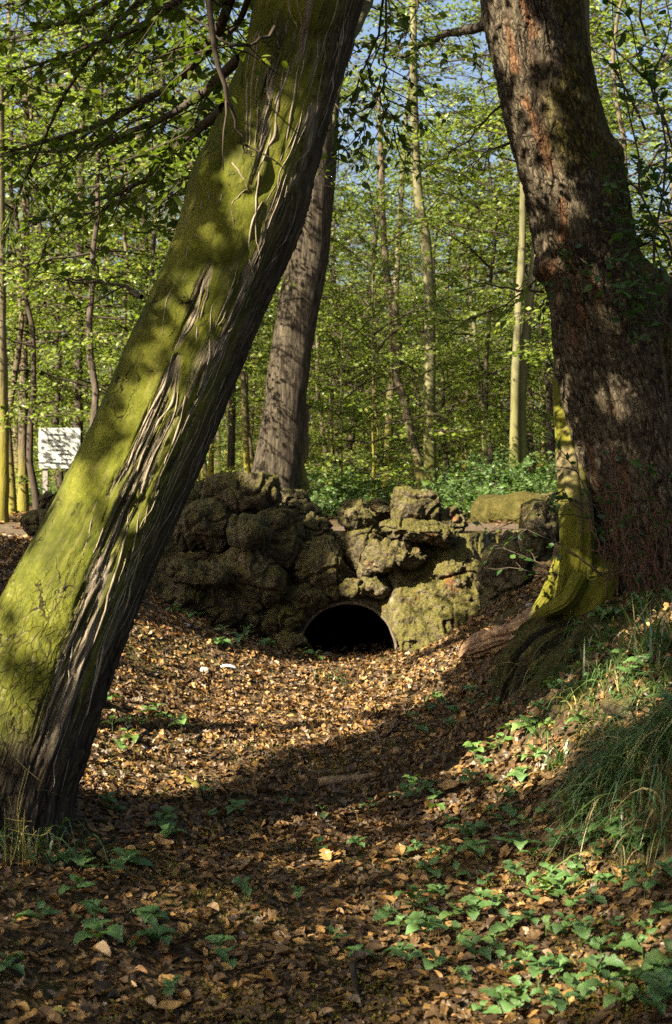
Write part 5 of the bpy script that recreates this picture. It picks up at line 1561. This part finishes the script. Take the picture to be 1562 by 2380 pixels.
OAK_T = [0, .1, .2, .28, .40, .48, .60, .68, .80, .90, 1.0]
OAK_W = [.02, .06, .18, .10, .26, .14, .31, .18, .25, .13, .01]
FAR_T = [0, .16, .28, .45, .60, .80, 1.0]
FAR_W = [.03, .20, .09, .30, .14, .24, .02]
ELL_T = [0, .12, .3, .5, .7, .88, 1.0]
ELL_W = [.02, .15, .27, .31, .26, .13, .01]
NEAR_L = [leaf_template(OAK_T, OAK_W, *c, seed=k) for k, c in enumerate([(.35, .2, .3), (-.25, -.2, .35), (.55, -.3, -.25), (.15, .4, .2), (-.45, .15, -.35)])] + \
         [leaf_template(ELL_T, ELL_W, *c, seed=9 + k) for k, c in enumerate([(.5, .2, .3), (-.35, -.35, .2), (.8, -.15, 0)])]
FAR_L = [leaf_template(FAR_T, FAR_W, *c, seed=20 + k) for k, c in enumerate([(.6, .4, .3), (-.5, -.4, .4), (1.0, -.3, -.4)])]
FRAG = [leaf_template([0, .5, 1.0], [.2, .34, .12], *c, seed=30 + k) for k, c in enumerate([(.4, .3, .3), (-.4, -.2, .6)])]


def ground_normal(x, y, e=.04):
    return unit(np.stack([-(H(x + e, y) - H(x - e, y)) / (2 * e), -(H(x, y + e) - H(x, y - e)) / (2 * e), np.ones_like(x)], 1))


def litter(n, y0, y1, templates, smin, smax, tilt, lift, seed, half=.29, pw=1.0):
    r = np.random.default_rng(seed)
    y = y0 + (y1 - y0) * r.random(n) ** pw
    x = r.uniform(-1, 1, n) * (half * y + .35)
    gn_ = ground_normal(x, y)
    # little litter on the steep earth of the banks, none inside trunks
    den = vnoise(np.stack([x * 1.4, y * 1.4, 0 * x], 1), 55)
    ok = (r.random(n) < np.clip((gn_[:, 2] - .62) * 4.5, .06, 1)) & (r.random(n) < 1 - .72 * sstep(.95, 1.25, x) * (y < 11)) & (r.random(n) < .82 + .3 * den) & ~((y > 12.2) & (np.abs(x) < 1.6) & ~((np.abs(x - .1) < .36) & (y < 13.2)))
    x, y, gn_ = x[ok], y[ok], gn_[ok]
    n = len(x)
    z = H(x, y)
    nr = unit(gn_ + r.normal(size=(n, 3)) * tilt)
    d = r.normal(size=(n, 3)); d -= (d * nr).sum(1, keepdims=True) * nr
    d = unit(d)
    s_ = r.uniform(smin, smax, n)
    z = z + lift * r.random(n) + .004
    pos = np.stack([x, y, z], 1) - d * (s_ * .5)[:, None]
    g_ = .5 + .5 * vnoise(np.stack([x * .9, y * .9, 0 * x], 1), 57)
    ti = np.clip(r.beta(1.6, 1.7, n) * (.75 + .35 * g_), 0, 1)
    out = []
    which = r.integers(len(templates), size=n)
    for k, (tv, tf) in enumerate(templates):
        m_ = which == k
        sc = np.stack([s_[m_], s_[m_] * r.uniform(.75, 1.2, m_.sum()), s_[m_] * r.uniform(.5, 1.3, m_.sum())], 1)
        out.append(scatter(tv, tf, pos[m_], d[m_], nr[m_], sc, ti[m_]))
    return out


LIT = litter(12500, 3.3, 7.0, NEAR_L, .03, .066, .25, .018, 1) + litter(14000, 3.3, 7.0, FRAG, .012, .030, .45, .012, 2) + litter(30000, 6.4, 13.4, FAR_L, .036, .074, .38, .025, 3, pw=.9) + litter(9000, 6.4, 13.4, FRAG, .03, .05, .5, .01, 4) + litter(6000, 13.2, 24, FRAG, .07, .13, .3, .01, 6, half=.3)
Vs, Fs, Ts, nn = [], [], [], 0
for V, F, t in LIT:
    Vs.append(V); Fs.append(F + nn); Ts.append(t); nn += len(V)
o = obj_at('leaf_litter', np.concatenate(Vs), np.concatenate(Fs), M['dead_leaf'], None, dict(tint=np.concatenate(Ts)), smooth=False)
tag(o, kind='stuff')

# low moss between the dead leaves
rm = np.random.default_rng(66)
n = 9000
y = rm.uniform(3.4, 9.5, n); x = rm.uniform(-1, 1, n) * (.28 * y + .2)
den = fbm(np.stack([x * 2.6, y * 2.6, 0 * x], 1), 3, 91)
ok = rm.random(n) < np.clip((den - .12) * 4, 0, 1)
x, y = x[ok], y[ok]
n = len(x)
k_ = 5
pos = np.stack([np.repeat(x, k_) + rm.normal(size=n * k_) * .012, np.repeat(y, k_) + rm.normal(size=n * k_) * .012, 0 * np.repeat(x, k_)], 1)
pos[:, 2] = H(pos[:, 0], pos[:, 1]) + .012 + .018 * rm.random(n * k_)
V, F, tt = scatter(T_DIAMOND[0], T_DIAMOND[1], pos, unit(rm.normal(size=(n * k_, 3)) + [0, 0, .8]), rand_unit(n * k_), rm.uniform(.007, .016, n * k_))
tag(obj_at('moss', V, F, M['moss_bits'], None, dict(tint=tt), smooth=False), kind='stuff')

# the nearest leaves, one by one
r4 = np.random.default_rng(12)
LEAFM = []
for k, (tv, tf) in enumerate(NEAR_L):
    for q in range(4):
        sub = tv.copy()
        LEAFM.append(make_mesh('fallen_leaf', sub - np.array([.5, 0, 0]), tf, M['dead_leaf'], dict(tint=np.full(len(sub), [.15, .45, .62, .78][q] + .06 * r4.normal())), smooth=False))
def lay(o, x, y, s_, lift=.02, tilt=.3, az=None, z=None):
    nrm = ground_normal(np.array([x]), np.array([y]))[0] + r4.normal(size=3) * tilt
    q = Vector(unit(nrm)).to_track_quat('Z', 'Y')
    from mathutils import Quaternion
    q = q @ Quaternion((0, 0, 1), r4.uniform(0, 6.28) if az is None else az)
    o.rotation_mode = 'QUATERNION'
    o.rotation_quaternion = q
    o.location = (x, y, H1(x, y) + lift)
    o.scale = (s_, s_, s_)
k = 0
while k < 290:
    y = 3.75 + 2.6 * r4.random() ** 1.3
    x = r4.uniform(-.245, .235) * y
    if x < -.17 * y and y > 4.8: continue
    if x > .9: continue
    o = obj('fallen_leaf', LEAFM[r4.integers(len(LEAFM))], ground)
    lay(o, x, y, r4.uniform(.05, .088), r4.uniform(.02, .03))
    k += 1

def own_leaf(px, py, s_, tint, label, templ, az=None, tilt=.15):
    tv, tf = templ
    me = make_mesh('dead_leaf', tv - np.array([.5, 0, 0]), tf, M['dead_leaf'], dict(tint=np.full(len(tv), tint)), smooth=False)
    o = obj('dead_leaf', me)
    g = ground_pt(px, py)
    lay(o, g[0], g[1], s_, .035, tilt, az)
    tag(o, label, 'dead leaf')
own_leaf(1044, 1848, .125, .80, 'large tan oval dead leaf lying right of the fallen log', NEAR_L[5], .4)
own_leaf(658, 1772, .10, .89, 'curled orange brown dead leaf in the sunlit litter', NEAR_L[7], .6)
own_leaf(760, 2010, .095, .83, 'pale yellow lobed oak leaf in the middle foreground', NEAR_L[0], 2.4)
own_leaf(562, 2025, .085, .955, 'whitish grey lobed oak leaf left of the pale yellow oak leaf', NEAR_L[3], 2.9)
own_leaf(530, 1985, .10, .72, 'big brown lobed oak leaf standing above the whitish leaf', NEAR_L[1], 1.6)
own_leaf(700, 2290, .09, .88, 'orange brown dead leaf at the bottom edge, left of the middle', NEAR_L[2], 2.2)
own_leaf(40, 2235, .085, .86, 'orange dead leaf at the lower left edge of the picture', NEAR_L[6], 1.0)
own_leaf(1175, 2300, .10, .68, 'upright reddish dead leaf left of the bottom nettles', NEAR_L[5], 1.4, .5)

# ------------------------------------------------------------------ nettle seedlings
NT = [0, .06, .14, .20, .29, .35, .45, .51, .61, .67, .77, .83, .91, 1.0]
NW = [.02, .17, .27, .25, .35, .315, .36, .315, .32, .26, .24, .175, .12, .0]
NL = []
for k in range(9):
    q = np.random.default_rng(800 + k)
    tv, tf = leaf_template(NT, NW, [.28, .14, .36][k % 3], [-.35, -.15, -.5][k % 3], .05 * q.normal(), seed=60 + k)
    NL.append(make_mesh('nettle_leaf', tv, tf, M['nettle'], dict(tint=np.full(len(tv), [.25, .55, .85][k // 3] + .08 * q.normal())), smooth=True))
V, fs = tube([(0, 0, -.3), (.04, .02, .3), (0, 0, 1.0)], [.04, .034, .02], 5)
STEM = make_mesh('nettle_stem', V, fs, M['leaf_shrub'], dict(tint=np.full(len(V), .8)))
rn = np.random.default_rng(31)
def nettle(x, y, size, label, group, pairs=None, bright=None):
    z = H1(x, y)
    t = thing('nettle_seedling', label, 'seedling', (x, y, z), group, rn.uniform(0, 6.28))
    hgt = size * rn.uniform(.55, .95)
    st = obj('stem', STEM, t); st.scale = (size * .6, size * .6, hgt)
    pr = pairs or rn.choice([2, 2, 3])
    br = (bright if bright is not None else rn.choice([0, 1, 1, 2]))
    for p_ in range(pr):
        f = (p_ + 1) / pr
        ls = size * (.62 + .38 * math.sin(math.pi * (.25 + .5 * p_ / max(pr - 1, 1)))) * (1.0 if p_ < pr - 1 or pr == 1 else .62)
        for s_ in (0, 1):
            if p_ == 0 and rn.random() < .12: continue
            o = obj('leaf', NL[br * 3 + rn.integers(3)], t)
            o.location = (0, 0, hgt * (.45 + .55 * f))
            l = ls * rn.uniform(.82, 1.12)
            o.scale = (l, l * rn.uniform(.85, 1.1), l)
            o.rotation_euler = (rn.normal() * .16, rn.uniform(-.28, .22) - .25 * (f == 1), p_ * math.pi / 2 + s_ * math.pi + rn.normal() * .18)
    return t

NETTLES = {
 'A': ([(1330, 1920), (1290, 1985), (1180, 1975), (1340, 2025), (1372, 1955), (1300, 2090), (1265, 2100), (1060, 2050), (1100, 2140), (1112, 2100), (1240, 2150), (1325, 2120), (1390, 2000), (1440, 1990), (995, 2190), (1062, 2215), (985, 2125), (1220, 2250), (1290, 2250), (1335, 2320), (1210, 2335), (1130, 2055), (1490, 2300), (1535, 2280), (1455, 2240), (1555, 2265), (1505, 2180), (1200, 2365), (1275, 2350), (1165, 2350), (1450, 2350), (1385, 2285), (1330, 1965), (1240, 2005), (1215, 1985), (1270, 2060), (1150, 2120), (1410, 2060), (1470, 2050), (1500, 2095), (1380, 2110), (1430, 2160), (1350, 2200), (1270, 2180), (1310, 2170), (1540, 2130), (1390, 2230), (1415, 2330), (1540, 2350), (1170, 2280), (1100, 2240), (1060, 2140), (1030, 2000), (1105, 2000), (1020, 2080), (1250, 2290), (1310, 2370), (1120, 2372), (1500, 2370), (1460, 2290), (1195, 2050), (1340, 2060), (1420, 1945), (1550, 2040), (1480, 1985), (1290, 2035), (1360, 2350), (1560, 2310), (1490, 2240), (1180, 2180), (1300, 2280), (1225, 2100), (1085, 1950), (1135, 1918), (1222, 1935), (1262, 1892), (1040, 1925), (1180, 1905), (1350, 1880), (1000, 2040), (960, 2110), (930, 2230), (1010, 2260), (1075, 2290), (960, 1985), (1145, 2215)],
       'green nettle in the dense patch at lower right', 'nettle seedlings in the dense lower right patch', .068, 1),
 'B': ([(955, 1830), (985, 1852), (1000, 1885), (1180, 1862), (1210, 1815), (1145, 1750), (1240, 1785), (1262, 1765), (1108, 1768), (1160, 1738), (1010, 1868), (1220, 1700), (1180, 1705), (1255, 1655), (1230, 1680), (1140, 1830), (1095, 1825), (940, 1868), (1275, 1690), (1120, 1790)],
       'light green nettle in broken sun near the large tan leaf', 'nettle seedlings in broken sun at right', .075, 2),
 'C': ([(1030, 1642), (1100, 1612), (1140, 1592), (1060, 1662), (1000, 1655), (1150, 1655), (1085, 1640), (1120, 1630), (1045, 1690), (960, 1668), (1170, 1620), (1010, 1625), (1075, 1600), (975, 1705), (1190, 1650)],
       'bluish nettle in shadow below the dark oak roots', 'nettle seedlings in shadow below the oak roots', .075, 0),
 'D': ([(180, 2012), (204, 2034), (272, 2040), (310, 2015), (182, 2088), (345, 2150), (222, 2145), (95, 2165), (65, 2010), (368, 2205), (150, 2005), (290, 2030), (372, 1935), (250, 1880), (265, 1890)],
       'dim nettle in brown leaves of the left foreground', 'nettle seedlings of the left foreground', .072, 1),
 'I': ([(775, 2212), (832, 2228), (512, 2208), (525, 2262), (392, 2318), (930, 2170), (900, 2150), (560, 2090), (950, 2250), (740, 1990), (690, 2100), (860, 1885), (745, 1905), (662, 1870)],
       'small nettle seedling among brown leaves in the middle foreground', 'nettle seedlings of the middle foreground', .055, 1),
 'F': ([(596, 1466), (660, 1492), (550, 1492), (575, 1478), (640, 1478), (690, 1505), (520, 1470), (735, 1530), (415, 1400), (408, 1425), (440, 1440), (620, 1508), (480, 1440), (700, 1520), (510, 1500)],
       'young green nettle plant at the foot of the rockwork left of the culvert', 'nettles at the foot of the rockwork', .085, 1),
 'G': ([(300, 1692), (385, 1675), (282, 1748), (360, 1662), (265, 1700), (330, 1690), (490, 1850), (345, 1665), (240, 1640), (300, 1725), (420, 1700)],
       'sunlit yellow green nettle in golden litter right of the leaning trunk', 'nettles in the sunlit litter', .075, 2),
 'H': ([(1500, 1388), (1535, 1368), (1462, 1402), (1440, 1432), (1400, 1455), (1385, 1440), (1355, 1475), (1330, 1520), (1345, 1560), (1420, 1430), (1550, 1400), (1480, 1420), (1415, 1480), (1450, 1540), (1380, 1600), (1420, 1640), (1500, 1560), (1535, 1640), (1350, 1690), (1470, 1590), (1300, 1610), (1540, 1500), (1395, 1530)],
       'leafy nettle on the right bank below the trunk of the oak', 'nettles on the right bank', .08, 1),
}
for key, (pl, lb, gr, size, br) in NETTLES.items():
    for px, py in pl:
        g = ground_pt(px + rn.normal() * 3, py + 6)
        sz_ = rn.uniform(.75, 1.25); pr = int(rn.choice([2, 2, 3]))
        l2 = ('small ' if sz_ < .92 else ('large ' if sz_ > 1.1 else '')) + ('three-tiered ' if pr == 3 else '') + lb
        if key == 'A':
            l2 += (', at the very bottom edge' if py > 2290 else (', right edge side' if px > 1440 else (', upper rows' if py < 2030 else (', left fringe' if px < 1130 else ', middle rows'))))
        nettle(g[0], g[1], size * 1.18 * sz_, l2, l2 + ' (' + gr + ')', pr, br if rn.random() < .65 else None)
for px, py, sz, lb in [(232, 2200, .105, 'largest nettle seedling of the left foreground, with broad spreading leaves'), (385, 1918, .085, 'upright nettle seedling with one broad leaf catching the sun left of the middle'), (400, 1952, .07, 'light green seedling just below the sunlit upright one'), (545, 1896, .08, 'seedling with a drooping leaf at the right end of the sunlit row'),
                       (492, 1908, .07, 'spreading light green seedling in the middle of the sunlit row'), (830, 1972, .06, 'lone bright seedling in the brown leaves above the pale yellow oak leaf'), (20, 2270, .08, 'dark nettle cut by the lower left edge of the picture')]:
    g = ground_pt(px, py + 6)
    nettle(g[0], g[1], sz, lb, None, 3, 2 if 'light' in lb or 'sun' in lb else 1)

# ------------------------------------------------------------------ grass
def tuft(px, py, n, ln, label, mat='grass', dirx=0.0, diry=-.3, droop=.6, wid=.0055, spread=.09, seed=0, name='grass_tuft', dry=.1):
    g = ground_pt(px, py)
    r = np.random.default_rng(seed)
    Vs, Fs, Ts = [], [], []
    m = 7
    t = np.linspace(0, 1, m)
    for k in range(n):
        b = g + np.array([r.normal() * spread, r.normal() * spread, 0]); b[2] = H1(b[0], b[1]) - .01
        az = r.uniform(0, 6.28)
        hd = np.array([math.cos(az) * .5 + dirx, math.sin(az) * .5 + diry, 0])
        L = ln * r.uniform(.45, 1.15)
        dz = r.uniform(.6, 1.0)
        p = b + t[:, None] * L * np.array([0, 0, dz]) + (t ** 1.4)[:, None] * L * .8 * hd
        p[:, 2] -= droop * L * t ** 2.4 * r.uniform(.5, 1.3)
        sd_ = unit(np.cross(unit(hd + 1e-3), [0, 0, 1.0]) + r.normal(size=3) * .3)
        w = wid * r.uniform(.6, 1.3) * (1 - .92 * t ** 1.5)
        Vs.append(np.concatenate([p - sd_ * w[:, None], p + sd_ * w[:, None]]))
        i = np.arange(m - 1)
        Fs.append(np.stack([i, i + 1, i + m + 1, i + m], 1) + k * 2 * m)
        Ts.append(np.full(2 * m, 1.0 if r.random() < dry else r.random() * .9))
    base = g.copy(); base[2] -= .02
    o = obj_at(name, np.concatenate(Vs), np.concatenate(Fs), M[mat], None, dict(tint=np.concatenate(Ts)), loc=base)
    return tag(o, label, 'grass tuft')
tuft(1345, 1615, 90, .30, 'arching grass tuft hanging over the dark stone on the right bank', dirx=-.35, seed=1)
tuft(1300, 1580, 45, .26, 'small grass tuft left of the arching one, against the dark root', dirx=-.4, seed=2, spread=.07)
tuft(1530, 1500, 110, .42, 'tall upright grass tuft at the right edge on top of the bank', dirx=-.05, droop=.25, seed=3, spread=.12, wid=.006)
tuft(1490, 1760, 260, .40, 'big shaggy grass clump hanging down the right bank', dirx=-.55, diry=-.25, droop=1.0, seed=4, spread=.15)
tuft(1555, 1720, 200, .42, 'shaggy grass clump at the right edge behind the big one', dirx=-.5, diry=-.2, droop=.9, seed=5, spread=.14)
tuft(1560, 1850, 120, .34, 'grass clump hanging over bare earth at the right edge', dirx=-.5, diry=-.3, droop=1.1, seed=12, spread=.12)
tuft(1385, 1850, 90, .30, 'dark fine grass tuft at the foot of the right bank', dirx=-.1, droop=.4, seed=6, spread=.08)
tuft(1300, 1775, 40, .20, 'thin sunlit grass blades at the foot of the right bank', dirx=.0, droop=.3, seed=7, spread=.06)
tuft(1440, 1600, 50, .24, 'thin grass growing beside the pale stone in the right bank', dirx=.1, droop=.4, seed=8, spread=.08)
tuft(1500, 1430, 40, .25, 'short grass among the nettles below the oak', dirx=-.2, droop=.4, seed=13, spread=.1)
tuft(770, 1585, 45, .16, 'dark grassy clump in the litter before the culvert', dirx=0, droop=.5, seed=9, spread=.10)
tuft(690, 1700, 30, .10, 'low green moss grass patch in the sunlit litter', dirx=0, droop=.8, seed=10, spread=.10)
tuft(40, 1985, 70, .42, 'dark grass at the foot of the leaning trunk at the left edge', dirx=.05, diry=-.3, droop=.7, seed=11, spread=.12)
tuft(-20, 1900, 90, .5, 'dark grass hanging over the left bank beside the leaning trunk', dirx=.3, diry=-.3, droop=.9, seed=14, spread=.14)
tuft(1235, 1500, 60, .22, 'grass hanging over the dark oak roots on the left', dirx=-.5, droop=.9, seed=21, spread=.09)
tuft(1290, 1530, 60, .24, 'grass hanging over the dark oak roots in the middle', dirx=-.4, droop=.9, seed=22, spread=.09)
tuft(1390, 1500, 50, .26, 'grass blades rising from the moss below the oak', dirx=-.1, droop=.4, seed=23, spread=.1)
for k, (px, py, n_, ln_, lb) in enumerate([(1370, 1700, 45, .22, 'low grass between the arching tuft and the shaggy clump'), (1420, 1545, 40, .24, 'grass tuft on the bank top below the nettles'), (1480, 1640, 60, .26, 'grass tuft above the shaggy clump on the right bank'), (1545, 1590, 70, .3, 'grass tuft at the right edge between the tall tuft and the shaggy clump'), (1290, 1660, 30, .16, 'short grass below the dark overhanging stone'), (1400, 1780, 60, .24, 'grass tuft left of the shaggy clump at the bank foot'), (1460, 1900, 50, .2, 'short grass on bare earth under the shaggy clump')]):
    tuft(px, py, n_, ln_, lb, dirx=-.3, droop=.7, seed=40 + k, spread=.09)
# dry yellow stalks at the left edge
rs2 = np.random.default_rng(8)
g = P(35, 1980, 5.5)
wd = []
for (a, b, c_, d_) in [(70, 1778, 66, 1990), (60, 1790, 45, 1925), (52, 1900, 62, 2000), (78, 1920, 52, 2060), (20, 1850, 40, 2050), (48, 1945, 70, 2040), (85, 1930, 60, 2010), (30, 1930, 22, 2090), (12, 1880, 18, 2060), (58, 1880, 54, 2080), (42, 1960, 36, 2075), (68, 1985, 74, 2055)]:
    p0, p1 = P(a, b, 5.35), P(c_, d_, 5.4)
    md = (p0 + p1) / 2 + rs2.normal(size=3) * .02
    wd.append(tube(resample(np.array([p0, md, p1]), 8), np.linspace(.0017, .0028, 8), 4))
for (a, b, c_, d_) in [(10, 1900, 75, 1908), (20, 1925, 95, 1942), (95, 1942, 120, 1925), (30, 1755, 95, 1815)]:
    wd.append(tube(np.array([P(a, b, 5.36), P((a + c_) / 2, (b + d_) / 2 + 3, 5.34), P(c_, d_, 5.36)]), .0016, 4))
V, F = joined(wd)
base = P(40, 2090, 5.4)
tag(obj_at('dry_stalks', V, F, M['straw'], None, dict(tint=rng.random(len(V))), loc=base), 'thin dry yellow grass stalks in the dark lower left corner by the trunk foot', 'dry stalks')

# ------------------------------------------------------------------ sticks, log, stones
def ground_stick(pl, r0, label, mat='twig', lift=.012, name='fallen_twig', cat='twig', nseg=6, amp=.3):
    c = resample(np.array([list(ground_pt(a, b)) for a, b in pl]), 18)
    c[:, 2] = H(c[:, 0], c[:, 1]) + lift + r0 * .5
    rr = r0 * np.linspace(1, .55, 18)
    V, fs = tube(c, rr, nseg, cap=True)
    V = V + (amp * r0 * fbm(V * 30, 3, 5))[:, None]
    base = c[0].copy()
    return tag(obj_at(name, V, fs, M[mat], None, loc=base), label, cat)
ground_stick([(742, 1832), (800, 1824), (872, 1814)], .026, 'short weathered log lying in the litter at the shadow edge', 'log', name='fallen_log', cat='log', nseg=14, lift=.016)
ground_stick([(432, 1822), (458, 1836), (464, 1862)], .018, 'bent dark branch stub at the shadow edge left of the log', 'bark_dark', nseg=8, name='fallen_branch', cat='branch')
ground_stick([(320, 1905), (382, 1930), (420, 1980), (440, 2020)], .010, 'dark curving branch in the left foreground below the sunlit seedlings', 'twig', name='fallen_branch', cat='branch')
ground_stick([(500, 1960), (560, 1915), (620, 1890)], .005, 'thin dark twig right of the dark curving branch', 'twig')
ground_stick([(200, 2000), (262, 1962)], .018, 'mossy grey stick end in deep shade at the foot of the leaning trunk', 'root', name='fallen_branch', cat='branch')
ground_stick([(0, 2275), (60, 2235), (112, 2205)], .011, 'dark stick at the lower left edge below the seedlings', 'twig', name='fallen_branch', cat='branch')
ground_stick([(520, 2265), (600, 2245), (700, 2228)], .0028, 'thin pale straw stalk in the foreground left of the middle', 'straw_wood' if 'straw_wood' in M else 'log', name='dry_stalk', cat='stalk')
ground_stick([(1060, 1895), (1120, 1888), (1180, 1892), (1230, 1905)], .008, 'grey stick running towards the foot of the right bank', 'bark_pale', name='fallen_branch', cat='branch')
ground_stick([(1330, 1925), (1370, 1890), (1400, 1865)], .012, 'dark branch end leaning at the foot of the right bank', 'root', name='fallen_branch', cat='branch', lift=.03)
ground_stick([(545, 1585), (640, 1600), (690, 1640)], .005, 'thin twig across the sunlit litter before the culvert', 'twig')
ground_stick([(770, 1640), (800, 1610), (806, 1580)], .005, 'dark twig standing beside the grassy clump before the culvert', 'twig')
ground_stick([(640, 1790), (600, 1765), (560, 1770)], .004, 'thin twig at the lower edge of the sunlit litter', 'twig')
ground_stick([(300, 1835), (340, 1850), (400, 1880)], .005, 'thin twig in shade right of the leaning trunk foot', 'twig')
ground_stick([(690, 1735), (740, 1760), (752, 1772)], .006, 'pinkish bent twig in the sunlit litter', 'twig_red')
ground_stick([(1140, 2255), (1210, 2230), (1300, 2215)], .007, 'dark stick under the nettles at lower right', 'twig', name='fallen_branch', cat='branch')
ground_stick([(820, 2255), (826, 2310), (840, 2350)], .012, 'short dark stick at the bottom of the picture near the middle', 'twig', name='fallen_branch', cat='branch')
g = ground_pt(532, 1563)
tt = np.linspace(-1, 1, 9)
pl = np.stack([g[0] + tt * .055, g[1] + .02 * tt, g[2] + .035 + .014 * (1 - tt ** 2) - .012 * tt], 1)
V, fs = tube(pl, .011 * (1.05 - .5 * np.abs(tt) ** 3) , 8, cap=True)
V[:, 1] = g[1] + (V[:, 1] - g[1]) * 1.3
tag(obj_at('white_feather', V, fs, M['feather'], None, loc=g), 'small curved white feather lying in the litter left of the culvert', 'feather')
for k, (px, py, w, lb) in enumerate([(296, 1694, .05, 'whitish stone in the sunlit litter right of the leaning trunk'), (434, 1457, .045, 'small pale stone at the foot of the dark rocks on the left'), (334, 1742, .035, 'pale pebble below the whitish stone in the sunlit litter'), (475, 1562, .06, 'greyish stone in the litter left of the feather'), (1232, 1412, .05, 'small pale stone by the foot of the slim mossy trunk')]):
    g = ground_pt(px, py)
    V, F = boulder(np.array([g[0], g[1], g[2] + w * .3]), (w * 1.4, w, w * .8), 3, 70 + k, rough=.012)
    tag(obj_at('stone', V, F, M['stone'], None, loc=g), lb, 'stone')
